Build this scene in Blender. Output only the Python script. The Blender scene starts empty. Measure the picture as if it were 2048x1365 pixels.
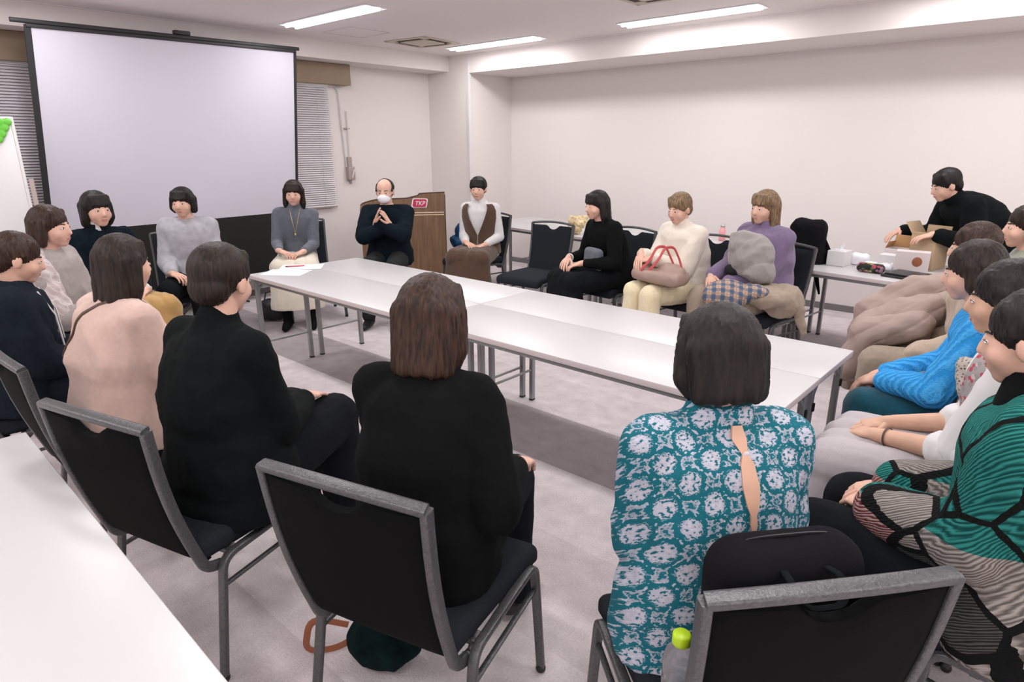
import bpy, math, random
import numpy as np
from mathutils import Vector, Matrix
R_ = math.radians
scene = bpy.context.scene
C = scene.collection
random.seed(7)

# ---------------------------------------------------------------- camera
yaw, pitch, roll = R_(131.667), R_(17.226), R_(0.184)
fwd = Vector((math.cos(yaw) * math.cos(pitch), math.sin(yaw) * math.cos(pitch), -math.sin(pitch)))
rgt = Vector((math.sin(yaw), -math.cos(yaw), 0.0))
dwn = fwd.cross(rgt)
r2 = rgt * math.cos(roll) + dwn * math.sin(roll)
d2 = dwn * math.cos(roll) - rgt * math.sin(roll)
cam_data = bpy.data.cameras.new('camera')
cam = bpy.data.objects.new('camera', cam_data)
C.objects.link(cam)
cam_data.sensor_width = 36.0
cam_data.lens = 36.0 * 1272.2 / 2048.0
cam_data.clip_start = 0.05
cam.matrix_world = Matrix(((r2.x, -d2.x, -fwd.x, 4.2612), (r2.y, -d2.y, -fwd.y, -2.0243),
                           (r2.z, -d2.z, -fwd.z, 1.5587), (0, 0, 0, 1)))
scene.camera = cam

# ---------------------------------------------------------------- world, exposure
scene.view_settings.view_transform = 'Standard'
scene.view_settings.look = 'None'
scene.view_settings.gamma = 1.0
scene.view_settings.use_curve_mapping = False
scene.view_settings.exposure = 0.14
world = bpy.data.worlds.new('world')
scene.world = world
world.use_nodes = True
world.node_tree.nodes['Background'].inputs[0].default_value = (0.9, 0.93, 1.0, 1)
world.node_tree.nodes['Background'].inputs[1].default_value = 0.05

ZC = 2.58           # ceiling height
XL, YB = -2.30, 4.55   # screen wall and long white wall
XR, YN = 9.4, -6.2  # unseen far walls, moved outward so more grazing light gets under the tables
LIGHT_X = [-0.78, 1.45, 3.68, 5.9, 8.1]  # last column is unseen, added to spread the light more evenly
LIGHT_Y = [3.36, 1.36, -0.64, -2.64, -4.64]  # last row is unseen too, added as extra low-angle light
LAMP_W = 13.0


# ---------------------------------------------------------------- materials
def new_mat(name):
    m = bpy.data.materials.new(name)
    m.use_nodes = True
    return m, m.node_tree, m.node_tree.nodes['Principled BSDF']


def N(nt, kind, **kw):
    n = nt.nodes.new(kind)
    for k, v in kw.items():
        if k in ('operation', 'blend_type', 'data_type', 'wave_type', 'bands_direction', 'feature', 'wave_profile',
                 'noise_dimensions', 'interpolation', 'distance', 'rings_direction'):
            setattr(n, k, v)
        else:
            n.inputs[k.replace('_', ' ')].default_value = v
    return n


def ramp(nt, stops, interp='LINEAR'):
    n = nt.nodes.new('ShaderNodeValToRGB')
    n.color_ramp.interpolation = interp
    e = n.color_ramp.elements
    while len(e) < len(stops):
        e.new(0.5)
    for i, (p, c) in enumerate(stops):
        e[i].position = p
        e[i].color = (c[0], c[1], c[2], 1)
    return n


def coords(nt, scale=(1, 1, 1), rot=(0, 0, 0), loc=(0, 0, 0)):
    tc = nt.nodes.new('ShaderNodeTexCoord')
    mp = nt.nodes.new('ShaderNodeMapping')
    mp.inputs['Scale'].default_value = scale
    mp.inputs['Rotation'].default_value = rot
    mp.inputs['Location'].default_value = loc
    nt.links.new(tc.outputs['Object'], mp.inputs['Vector'])
    return mp.outputs['Vector']


def plain(name, col, rough=0.6, metal=0.0, bump=0.0, bscale=200.0, var=0.0, vscale=3.0, sheen=0.0, spec=0.5, emit=None):
    m, nt, b = new_mat(name)
    b.inputs['Base Color'].default_value = (*col, 1)
    b.inputs['Roughness'].default_value = rough
    b.inputs['Metallic'].default_value = metal
    b.inputs['Specular IOR Level'].default_value = spec
    if sheen:
        b.inputs['Sheen Weight'].default_value = sheen
        b.inputs['Sheen Roughness'].default_value = 0.6
    if emit:
        b.inputs['Emission Color'].default_value = (*col, 1)
        b.inputs['Emission Strength'].default_value = emit
    if bump or var:
        v = coords(nt)
    if var:
        nz = N(nt, 'ShaderNodeTexNoise', Scale=vscale, Detail=4.0)
        nt.links.new(v, nz.inputs['Vector'])
        lo = [max(0, c * (1 - var)) for c in col]
        hi = [min(1, c * (1 + var)) for c in col]
        rp = ramp(nt, [(0.3, lo), (0.7, hi)])
        nt.links.new(nz.outputs['Fac'], rp.inputs['Fac'])
        nt.links.new(rp.outputs['Color'], b.inputs['Base Color'])
    if bump:
        nz = N(nt, 'ShaderNodeTexNoise', Scale=bscale, Detail=3.0)
        nt.links.new(v, nz.inputs['Vector'])
        bp = N(nt, 'ShaderNodeBump', Strength=bump, Distance=0.002)
        nt.links.new(nz.outputs['Fac'], bp.inputs['Height'])
        nt.links.new(bp.outputs['Normal'], b.inputs['Normal'])
    return m


M = {}
M['wall'] = plain('painted_wall', (0.80, 0.745, 0.728), 0.85, bump=0.25, bscale=120)
M['ceiling'] = plain('ceiling_paint', (0.86, 0.80, 0.79), 0.9)
M['baseboard'] = plain('grey_vinyl_baseboard', (0.20, 0.185, 0.19), 0.6)
M['frame_metal'] = plain('hammered_grey_metal', (0.105, 0.107, 0.110), 0.33, metal=0.5, bump=0.6, bscale=260, var=0.25, vscale=160)
M['chair_fabric'] = plain('charcoal_fabric', (0.015, 0.018, 0.023), 0.92, bump=0.5, bscale=500, var=0.3, vscale=300, spec=0.2)
M['chair_back'] = plain('black_back_vinyl', (0.003, 0.0034, 0.0034), 0.8, bump=0.3, bscale=350, spec=0.08)
M['table_top'] = plain('white_laminate', (0.565, 0.555, 0.56), 0.30, spec=0.4)
M['table_edge'] = plain('table_edge_band', (0.60, 0.53, 0.53), 0.5)
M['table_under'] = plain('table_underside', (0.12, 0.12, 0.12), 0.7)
M['table_leg'] = plain('silver_grey_tube', (0.33, 0.335, 0.34), 0.38, metal=0.5)
M['black_plastic'] = plain('black_plastic', (0.008, 0.008, 0.009), 0.45)
M['black_fabric'] = plain('black_cloth', (0.006, 0.006, 0.007), 0.9, bump=0.3, bscale=300, spec=0.12)
M['screen_white'] = plain('matte_projection_cloth', (0.67, 0.645, 0.735), 0.75)
M['screen_frame'] = plain('screen_border', (0.02, 0.02, 0.022), 0.5)
M['screen_skirt'] = plain('black_drop', (0.014, 0.014, 0.012), 0.85, bump=0.3, bscale=200)
M['pelmet'] = plain('tan_board', (0.30, 0.225, 0.15), 0.6, var=0.06, vscale=8)
M['blind'] = plain('blind_slat', (0.78, 0.74, 0.77), 0.5)
M['white_metal'] = plain('white_metal', (0.75, 0.73, 0.73), 0.45)
M['vent'] = plain('cream_vent', (0.60, 0.53, 0.44), 0.6)
M['dark_gap'] = plain('dark_gap', (0.03, 0.018, 0.012), 0.8)
M['tube_light'] = plain('lit_tube', (1.0, 0.99, 1.0), 0.5, emit=9.0)
M['fixture_inner'] = plain('fixture_white', (0.9, 0.9, 0.92), 0.4)
M['taupe'] = plain('taupe_plastic', (0.42, 0.34, 0.31), 0.55)
M['skin'] = plain('skin', (0.70, 0.42, 0.32), 0.5, bump=0.1, bscale=300, var=0.06, vscale=25)
M['skin_b'] = plain('skin_tan', (0.62, 0.37, 0.26), 0.5, bump=0.1, bscale=300, var=0.06, vscale=25)
M['skin'].node_tree.nodes['Principled BSDF'].inputs['Subsurface Weight'].default_value = 0.0
M['lip'] = plain('lip', (0.50, 0.20, 0.18), 0.45)
M['eye_white'] = plain('eye_white', (0.75, 0.72, 0.70), 0.3)
M['eye_dark'] = plain('eye_dark', (0.02, 0.013, 0.01), 0.25)
M['white_cloth'] = plain('white_cloth', (0.68, 0.665, 0.67), 0.9, bump=0.2, bscale=300)
M['mask'] = plain('white_mask', (0.86, 0.84, 0.88), 0.85)
M['glass'] = None
m, nt, b = new_mat('clear_plastic')
b.inputs['Base Color'].default_value = (0.80, 0.77, 0.79, 1)
b.inputs['Transmission Weight'].default_value = 0.8
b.inputs['Roughness'].default_value = 0.12
b.inputs['IOR'].default_value = 1.3
M['clear'] = m
M['window_glass'] = plain('night_window', (0.04, 0.05, 0.07), 0.1)


def hair_mat(name, col, col2):
    m, nt, b = new_mat(name)
    v = coords(nt, (1, 1, 0.12))
    nz = N(nt, 'ShaderNodeTexNoise', Scale=130.0, Detail=3.0)
    nt.links.new(v, nz.inputs['Vector'])
    rp = ramp(nt, [(0.35, col), (0.7, col2)])
    nt.links.new(nz.outputs['Fac'], rp.inputs['Fac'])
    nt.links.new(rp.outputs['Color'], b.inputs['Base Color'])
    b.inputs['Roughness'].default_value = 0.52
    b.inputs['Specular IOR Level'].default_value = 0.3
    bp = N(nt, 'ShaderNodeBump', Strength=0.6, Distance=0.003)
    nt.links.new(nz.outputs['Fac'], bp.inputs['Height'])
    nt.links.new(bp.outputs['Normal'], b.inputs['Normal'])
    return m


M['hair_black'] = hair_mat('black_hair', (0.005, 0.004, 0.0035), (0.018, 0.013, 0.011))
M['hair_brown'] = hair_mat('brown_hair', (0.014, 0.007, 0.0045), (0.065, 0.031, 0.019))
M['hair_dark'] = hair_mat('dark_brown_hair', (0.009, 0.006, 0.004), (0.035, 0.021, 0.014))
M['hair_light'] = hair_mat('light_brown_hair', (0.10, 0.06, 0.03), (0.32, 0.21, 0.12))


def fabric(name, col, var=0.12, vs=60.0, bump=0.4, bs=350.0, sheen=0.2, rough=0.95):
    return plain(name, col, rough, bump=bump, bscale=bs, var=var, vscale=vs, sheen=sheen, spec=0.12)


M['knit_black'] = fabric('black_knit', (0.0045, 0.0052, 0.0055), sheen=0.0)
M['jacket_black'] = fabric('black_wool', (0.005, 0.0068, 0.0072), sheen=0.0, bs=450)
M['trouser_black'] = fabric('black_trouser', (0.0065, 0.0078, 0.0095), sheen=0.0)
M['navy'] = fabric('navy_fleece', (0.009, 0.014, 0.021), sheen=0.0)
M['pink'] = fabric('pale_pink_fleece', (0.62, 0.44, 0.38), var=0.05)
M['cream_skirt'] = fabric('cream_cotton', (0.66, 0.57, 0.42), var=0.05)
M['warm_grey'] = fabric('warm_grey_sweater', (0.36, 0.315, 0.305), var=0.06)
M['cool_grey'] = fabric('light_grey_sweater', (0.40, 0.39, 0.43), var=0.10, vs=25)
M['slate'] = fabric('slate_knit', (0.115, 0.125, 0.155), var=0.1)
M['mustard'] = fabric('ochre_skirt', (0.45, 0.27, 0.10), var=0.1, vs=15)
M['cream_knit'] = fabric('cream_knit', (0.76, 0.69, 0.60), var=0.04)
M['cream_trouser'] = fabric('pale_yellow_trouser', (0.78, 0.68, 0.46), var=0.04)
M['ivory'] = fabric('ivory_skirt', (0.72, 0.66, 0.55), var=0.04)
M['deep_navy'] = fabric('deep_navy_wool', (0.0045, 0.009, 0.015), var=0.25, sheen=0.0)
M['denim_dark'] = fabric('charcoal_denim', (0.022, 0.024, 0.025), sheen=0.0, var=0.35, vs=90)
M['brown_tweed'] = fabric('brown_tweed', (0.085, 0.048, 0.030), var=0.35, vs=220)
M['purple'] = fabric('dusty_purple_cotton', (0.185, 0.135, 0.235), var=0.06)
M['grey_coat'] = fabric('grey_hooded_cloth', (0.30, 0.275, 0.265), var=0.06)
M['khaki'] = fabric('khaki_cotton', (0.34, 0.27, 0.205), var=0.08)
M['taupe_bag'] = plain('taupe_leather', (0.36, 0.25, 0.21), 0.55, bump=0.2, bscale=120)
M['red_strap'] = plain('coral_red_leather', (0.55, 0.085, 0.09), 0.5)
M['puffer'] = plain('taupe_quilted_nylon', (0.36, 0.27, 0.235), 0.7, bump=0.3, bscale=90)
M['beige_coat'] = fabric('beige_fleece', (0.50, 0.39, 0.30), var=0.06)
M['teal_trouser'] = fabric('deep_teal_trouser', (0.006, 0.070, 0.105), var=0.1)
M['fur_bag'] = plain('dark_plum_fur', (0.020, 0.012, 0.024), 0.9, bump=1.0, bscale=260, var=0.6, vscale=60, sheen=0.6)
M['pale_skirt'] = fabric('pale_grey_skirt', (0.45, 0.41, 0.43), var=0.04)
M['sage'] = fabric('sage_grey_cardigan', (0.28, 0.29, 0.24), var=0.1)
M['blue_jacket'] = plain('blue_padded_nylon', (0.005, 0.07, 0.19), 0.5, bump=0.3, bscale=60)
M['green_bag'] = fabric('dark_green_cloth', (0.003, 0.012, 0.012), var=0.5, sheen=0.0, vs=25)
M['brown_leather'] = plain('tan_leather', (0.30, 0.10, 0.045), 0.5)
M['lime'] = plain('lime_plastic', (0.50, 0.72, 0.02), 0.35)
M['cardboard'] = plain('cardboard', (0.50, 0.36, 0.23), 0.8)
M['cardboard_in'] = plain('kraft_inside', (0.42, 0.23, 0.10), 0.8)
M['paper'] = plain('white_paper', (0.80, 0.79, 0.84), 0.7)
M['pinkish_white'] = plain('pinkish_card', (0.66, 0.58, 0.58), 0.6)
M['laptop'] = plain('dark_shell', (0.02, 0.019, 0.022), 0.35)
M['pink_liquid'] = plain('pink_drink', (0.78, 0.36, 0.36), 0.3)
M['steel'] = plain('steel', (0.5, 0.5, 0.52), 0.3, metal=0.9)
M['gold'] = plain('gold', (0.65, 0.45, 0.2), 0.3, metal=0.9)
M['straw'] = plain('straw_plastic', (0.72, 0.57, 0.33), 0.4, bump=0.6, bscale=60, var=0.2, vscale=40)
M['whiteboard'] = plain('whiteboard', (0.80, 0.79, 0.80), 0.25)
M['green_sticker'] = plain('leaf_green', (0.14, 0.55, 0.05), 0.5)
M['logo_red'] = plain('logo_crimson', (0.52, 0.03, 0.09), 0.4)
M['logo_white'] = plain('logo_white', (0.9, 0.88, 0.88), 0.4)
M['gold_line'] = plain('cream_inlay', (0.78, 0.66, 0.45), 0.5)
M['wood_edge'] = plain('dark_wood_edge', (0.075, 0.040, 0.024), 0.5)

# wood veneer
m, nt, b = new_mat('walnut_veneer')
v = coords(nt, (14, 14, 1.2))
nz = N(nt, 'ShaderNodeTexNoise', Scale=3.0, Detail=6.0)
nt.links.new(v, nz.inputs['Vector'])
rp = ramp(nt, [(0.3, (0.155, 0.083, 0.045)), (0.7, (0.245, 0.140, 0.080))])
nt.links.new(nz.outputs['Fac'], rp.inputs['Fac'])
nt.links.new(rp.outputs['Color'], b.inputs['Base Color'])
b.inputs['Roughness'].default_value = 0.45
M['wood'] = m

# carpet of half-metre tile rows, some rows darker
m, nt, b = new_mat('carpet_tiles')
tc = nt.nodes.new('ShaderNodeTexCoord')
sep = nt.nodes.new('ShaderNodeSeparateXYZ')
nt.links.new(tc.outputs['Object'], sep.inputs[0])
fr = N(nt, 'ShaderNodeMath', operation='ADD'); fr.inputs[1].default_value = 4.73
nt.links.new(sep.outputs['Y'], fr.inputs[0])
dv = N(nt, 'ShaderNodeMath', operation='DIVIDE'); dv.inputs[1].default_value = 10.0
nt.links.new(fr.outputs[0], dv.inputs[0])
L0, L1, L2, DK = (0.68, 0.61, 0.63), (0.74, 0.67, 0.69), (0.63, 0.565, 0.585), (0.43, 0.38, 0.395)
rows = [L0, L1, L0, L2, L1, L0, L2, L1, L0, L1, DK, L0, L1, L0, L1, DK, L0, L1, L2, L0]
rp = ramp(nt, [(i * 0.05, c) for i, c in enumerate(rows)], 'CONSTANT')
nt.links.new(dv.outputs[0], rp.inputs['Fac'])
n1 = N(nt, 'ShaderNodeTexNoise', Scale=130.0, Detail=3.0); nt.links.new(tc.outputs['Object'], n1.inputs['Vector'])
n2 = N(nt, 'ShaderNodeTexNoise', Scale=11.0, Detail=5.0); nt.links.new(tc.outputs['Object'], n2.inputs['Vector'])
ad = N(nt, 'ShaderNodeMath', operation='ADD'); nt.links.new(n1.outputs['Fac'], ad.inputs[0]); nt.links.new(n2.outputs['Fac'], ad.inputs[1])
mr = nt.nodes.new('ShaderNodeMapRange'); mr.inputs[1].default_value = 0.6; mr.inputs[2].default_value = 1.4
mr.inputs[3].default_value = 0.80; mr.inputs[4].default_value = 1.18
nt.links.new(ad.outputs[0], mr.inputs[0])
mx = N(nt, 'ShaderNodeVectorMath', operation='SCALE'); nt.links.new(rp.outputs['Color'], mx.inputs[0]); nt.links.new(mr.outputs[0], mx.inputs['Scale'])
nt.links.new(mx.outputs[0], b.inputs['Base Color'])
b.inputs['Roughness'].default_value = 0.95; b.inputs['Specular IOR Level'].default_value = 0.2
bp = N(nt, 'ShaderNodeBump', Strength=0.6, Distance=0.004); nt.links.new(n1.outputs['Fac'], bp.inputs['Height']); nt.links.new(bp.outputs['Normal'], b.inputs['Normal'])
M['carpet'] = m


def mixn(nt, fac, a, bcol):
    n = nt.nodes.new('ShaderNodeMix'); n.data_type = 'RGBA'
    for sock, val in ((n.inputs[0], fac), (n.inputs[6], a), (n.inputs[7], bcol)):
        if hasattr(val, 'links') or hasattr(val, 'is_linked'):
            nt.links.new(val, sock)
        elif isinstance(val, tuple):
            sock.default_value = (*val, 1)
        else:
            sock.default_value = val
    return n.outputs[2]


def math_(nt, op, a, bb=None, c=None):
    n = nt.nodes.new('ShaderNodeMath'); n.operation = op
    for i, val in enumerate((a, bb, c)):
        if val is None:
            continue
        if hasattr(val, 'is_linked'):
            nt.links.new(val, n.inputs[i])
        else:
            n.inputs[i].default_value = val
    return n.outputs[0]


def unrolled(nt):
    """Object coordinates folded into a cloth-like (u, v): u across, v up the back and over the shoulders."""
    tc = nt.nodes.new('ShaderNodeTexCoord')
    s = nt.nodes.new('ShaderNodeSeparateXYZ'); nt.links.new(tc.outputs['Object'], s.inputs[0])
    vv = math_(nt, 'ADD', s.outputs['Z'], math_(nt, 'MULTIPLY', s.outputs['Y'], 0.75))
    c = nt.nodes.new('ShaderNodeCombineXYZ')
    nt.links.new(s.outputs['X'], c.inputs[0]); nt.links.new(vv, c.inputs[1])
    return c.outputs[0], s


# teal blouse with white flower medallions inside an ogee trellis
m, nt, b = new_mat('teal_medallion_print')
uv, sp = unrolled(nt)
wn = N(nt, 'ShaderNodeTexNoise', Scale=26.0, Detail=2.0); nt.links.new(uv, wn.inputs['Vector'])
wm = N(nt, 'ShaderNodeVectorMath', operation='SCALE'); nt.links.new(wn.outputs['Color'], wm.inputs[0]); wm.inputs['Scale'].default_value = 0.018
wa = N(nt, 'ShaderNodeVectorMath', operation='ADD'); nt.links.new(uv, wa.inputs[0]); nt.links.new(wm.outputs[0], wa.inputs[1])
sx = nt.nodes.new('ShaderNodeSeparateXYZ'); nt.links.new(wa.outputs[0], sx.inputs[0])
U = math_(nt, 'MULTIPLY', sx.outputs['X'], 1 / 0.085)
V = math_(nt, 'MULTIPLY', sx.outputs['Y'], 1 / 0.105)
def lattice(du, dv_):
    a = math_(nt, 'SUBTRACT', math_(nt, 'FRACT', math_(nt, 'ADD', U, du)), 0.5)
    c = math_(nt, 'SUBTRACT', math_(nt, 'FRACT', math_(nt, 'ADD', V, dv_)), 0.5)
    return math_(nt, 'SQRT', math_(nt, 'ADD', math_(nt, 'MULTIPLY', a, a), math_(nt, 'MULTIPLY', c, c)))
dd = math_(nt, 'MINIMUM', lattice(0.0, 0.0), lattice(0.5, 0.5))
pn = N(nt, 'ShaderNodeTexNoise', Scale=110.0, Detail=5.0); nt.links.new(uv, pn.inputs['Vector'])
edge = math_(nt, 'ADD', dd, math_(nt, 'MULTIPLY', math_(nt, 'SUBTRACT', pn.outputs['Fac'], 0.5), 0.42))
flower = math_(nt, 'LESS_THAN', edge, 0.240)
pet = math_(nt, 'GREATER_THAN', pn.outputs['Fac'], 0.43)
flower = math_(nt, 'MULTIPLY', flower, pet)
ring = math_(nt, 'LESS_THAN', math_(nt, 'ABSOLUTE', math_(nt, 'SUBTRACT', edge, 0.40)), 0.034)
mask = math_(nt, 'MAXIMUM', flower, math_(nt, 'MULTIPLY', ring, 0.75))
c1 = mixn(nt, pn.outputs['Fac'], (0.12, 0.20, 0.28), (0.75, 0.70, 0.78))
c0 = mixn(nt, math_(nt, 'GREATER_THAN', pn.outputs['Fac'], 0.62), (0.006, 0.125, 0.165), (0.16, 0.30, 0.36))
nt.links.new(mixn(nt, mask, c0, c1), b.inputs['Base Color'])
b.inputs['Roughness'].default_value = 0.85; b.inputs['Specular IOR Level'].default_value = 0.25
M['blouse'] = m

# patchwork sweater: black outlines, ribbed cells, green above, greys below
m, nt, b = new_mat('geometric_patch_knit')
uv, sp = unrolled(nt)
vor = N(nt, 'ShaderNodeTexVoronoi', feature='DISTANCE_TO_EDGE', Scale=5.2, Randomness=0.9)
vc = N(nt, 'ShaderNodeTexVoronoi', feature='F1', Scale=5.2, Randomness=0.9)
wn = N(nt, 'ShaderNodeTexNoise', Scale=60.0, Detail=2.0); nt.links.new(uv, wn.inputs['Vector'])
wm = N(nt, 'ShaderNodeVectorMath', operation='SCALE'); nt.links.new(wn.outputs['Color'], wm.inputs[0]); wm.inputs['Scale'].default_value = 0.012
wa = N(nt, 'ShaderNodeVectorMath', operation='ADD'); nt.links.new(uv, wa.inputs[0]); nt.links.new(wm.outputs[0], wa.inputs[1])
tcx = nt.nodes.new('ShaderNodeTexCoord')
nt.links.new(tcx.outputs['Object'], vor.inputs['Vector']); nt.links.new(tcx.outputs['Object'], vc.inputs['Vector'])
line = math_(nt, 'LESS_THAN', math_(nt, 'ADD', vor.outputs['Distance'], math_(nt, 'MULTIPLY', wn.outputs['Fac'], 0.03)), 0.052)
sc = nt.nodes.new('ShaderNodeSeparateXYZ'); nt.links.new(vc.outputs['Color'], sc.inputs[0])
ang = math_(nt, 'MULTIPLY', sc.outputs['X'], 6.28)
sw = nt.nodes.new('ShaderNodeSeparateXYZ'); nt.links.new(wa.outputs[0], sw.inputs[0])
ph = math_(nt, 'ADD', math_(nt, 'MULTIPLY', sw.outputs['X'], math_(nt, 'COSINE', ang)), math_(nt, 'MULTIPLY', sw.outputs['Y'], math_(nt, 'SINE', ang)))
rib = math_(nt, 'ADD', math_(nt, 'MULTIPLY', math_(nt, 'SINE', math_(nt, 'MULTIPLY', ph, 800.0)), 0.5), 0.5)
green = mixn(nt, rib, (0.004, 0.055, 0.052), (0.030, 0.23, 0.20))
grey = mixn(nt, rib, (0.11, 0.095, 0.09), (0.36, 0.325, 0.30))
dark = mixn(nt, rib, (0.012, 0.014, 0.014), (0.10, 0.095, 0.09))
red = mixn(nt, rib, (0.14, 0.012, 0.018), (0.42, 0.30, 0.28))
low = mixn(nt, math_(nt, 'GREATER_THAN', sc.outputs['Y'], 0.72), grey, dark)
low = mixn(nt, math_(nt, 'GREATER_THAN', sc.outputs['Z'], 0.86), low, red)
hgt = math_(nt, 'ADD', sp.outputs['Z'], math_(nt, 'MULTIPLY', sc.outputs['Z'], 0.08))
cell = mixn(nt, math_(nt, 'GREATER_THAN', hgt, 0.76), low, green)
nt.links.new(mixn(nt, line, cell, (0.006, 0.007, 0.007)), b.inputs['Base Color'])
bp = N(nt, 'ShaderNodeBump', Strength=0.7, Distance=0.003); nt.links.new(rib, bp.inputs['Height']); nt.links.new(bp.outputs['Normal'], b.inputs['Normal'])
b.inputs['Roughness'].default_value = 0.95; b.inputs['Specular IOR Level'].default_value = 0.15
M['patch_knit'] = m

# blue cable knit
m, nt, b = new_mat('sky_blue_cable_knit')
v = coords(nt)
w = N(nt, 'ShaderNodeTexWave', Scale=16.0, Distortion=2.2, Detail=2.0, Detail_Scale=5.0, bands_direction='X'); nt.links.new(v, w.inputs['Vector'])
nt.links.new(mixn(nt, w.outputs['Fac'], (0.025, 0.27, 0.66), (0.07, 0.40, 0.82)), b.inputs['Base Color'])
bp = N(nt, 'ShaderNodeBump', Strength=0.8, Distance=0.006); nt.links.new(w.outputs['Fac'], bp.inputs['Height']); nt.links.new(bp.outputs['Normal'], b.inputs['Normal'])
b.inputs['Roughness'].default_value = 0.95; b.inputs['Specular IOR Level'].default_value = 0.2
M['cable_blue'] = m


def plaid(name, base, s1, s2, freq):
    m, nt, b = new_mat(name)
    tc = nt.nodes.new('ShaderNodeTexCoord'); s = nt.nodes.new('ShaderNodeSeparateXYZ'); nt.links.new(tc.outputs['Object'], s.inputs[0])
    a = math_(nt, 'ADD', s.outputs['X'], math_(nt, 'MULTIPLY', s.outputs['Y'], 0.4))
    c = math_(nt, 'ADD', s.outputs['Z'], math_(nt, 'MULTIPLY', s.outputs['Y'], 0.9))
    fa = math_(nt, 'FRACT', math_(nt, 'MULTIPLY', a, freq)); fc = math_(nt, 'FRACT', math_(nt, 'MULTIPLY', c, freq))
    col = mixn(nt, math_(nt, 'MULTIPLY', math_(nt, 'LESS_THAN', fa, 0.45), 0.75), base, s1)
    col = mixn(nt, math_(nt, 'MULTIPLY', math_(nt, 'LESS_THAN', fc, 0.45), 0.6), col, s1)
    th = math_(nt, 'MAXIMUM', math_(nt, 'LESS_THAN', math_(nt, 'ABSOLUTE', math_(nt, 'SUBTRACT', fa, 0.7)), 0.05),
               math_(nt, 'LESS_THAN', math_(nt, 'ABSOLUTE', math_(nt, 'SUBTRACT', fc, 0.7)), 0.05))
    nt.links.new(mixn(nt, th, col, s2), b.inputs['Base Color'])
    b.inputs['Roughness'].default_value = 0.9
    return m


M['plaid_pale'] = plaid('pale_check_cloth', (0.64, 0.55, 0.54), (0.48, 0.40, 0.40), (0.70, 0.64, 0.62), 28.0)
M['plaid_blue'] = plaid('blue_tartan', (0.42, 0.36, 0.32), (0.03, 0.075, 0.16), (0.45, 0.22, 0.10), 17.0)


def spots(name, base, cols, scale, size):
    m, nt, b = new_mat(name)
    v = coords(nt)
    vo = N(nt, 'ShaderNodeTexVoronoi', feature='F1', Scale=scale); nt.links.new(v, vo.inputs['Vector'])
    s = nt.nodes.new('ShaderNodeSeparateXYZ'); nt.links.new(vo.outputs['Color'], s.inputs[0])
    rp = ramp(nt, [(i / len(cols), c) for i, c in enumerate(cols)], 'CONSTANT'); nt.links.new(s.outputs['X'], rp.inputs['Fac'])
    k = math_(nt, 'LESS_THAN', vo.outputs['Distance'], size)
    nt.links.new(mixn(nt, k, base, rp.outputs['Color']), b.inputs['Base Color'])
    b.inputs['Roughness'].default_value = 0.85
    return m


M['floral_vest'] = spots('grey_rose_print', (0.36, 0.33, 0.33), [(0.45, 0.06, 0.09), (0.55, 0.45, 0.45), (0.30, 0.28, 0.28)], 62.0, 0.5)
M['floral_case'] = spots('black_floral_cloth', (0.012, 0.014, 0.010), [(0.40, 0.06, 0.10), (0.35, 0.28, 0.14), (0.07, 0.10, 0.04), (0.30, 0.14, 0.22)], 38.0, 0.52)
M['speckle_scarf'] = spots('speckled_cloth', (0.50, 0.45, 0.40), [(0.10, 0.07, 0.06), (0.5, 0.44, 0.38), (0.2, 0.15, 0.12)], 120.0, 0.42)


# ---------------------------------------------------------------- mesh helpers
def vec(*a):
    return np.array(a, float)


def unit(v):
    v = np.asarray(v, float)
    n = np.linalg.norm(v)
    return v / n if n > 1e-9 else v


def rotz(a):
    c, s = math.cos(a), math.sin(a)
    return np.array([[c, -s, 0], [s, c, 0], [0, 0, 1.0]])


def frame_from(d, hint=(0, 0, 1)):
    """Columns: side, other, d."""
    d = unit(d)
    h = np.array(hint, float)
    if abs(np.dot(unit(h), d)) > 0.97:
        h = np.array([0, 1.0, 0]) if abs(d[1]) < 0.9 else np.array([1.0, 0, 0])
    s = unit(np.cross(h, d))
    return np.array([s, np.cross(d, s), d]).T


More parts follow.
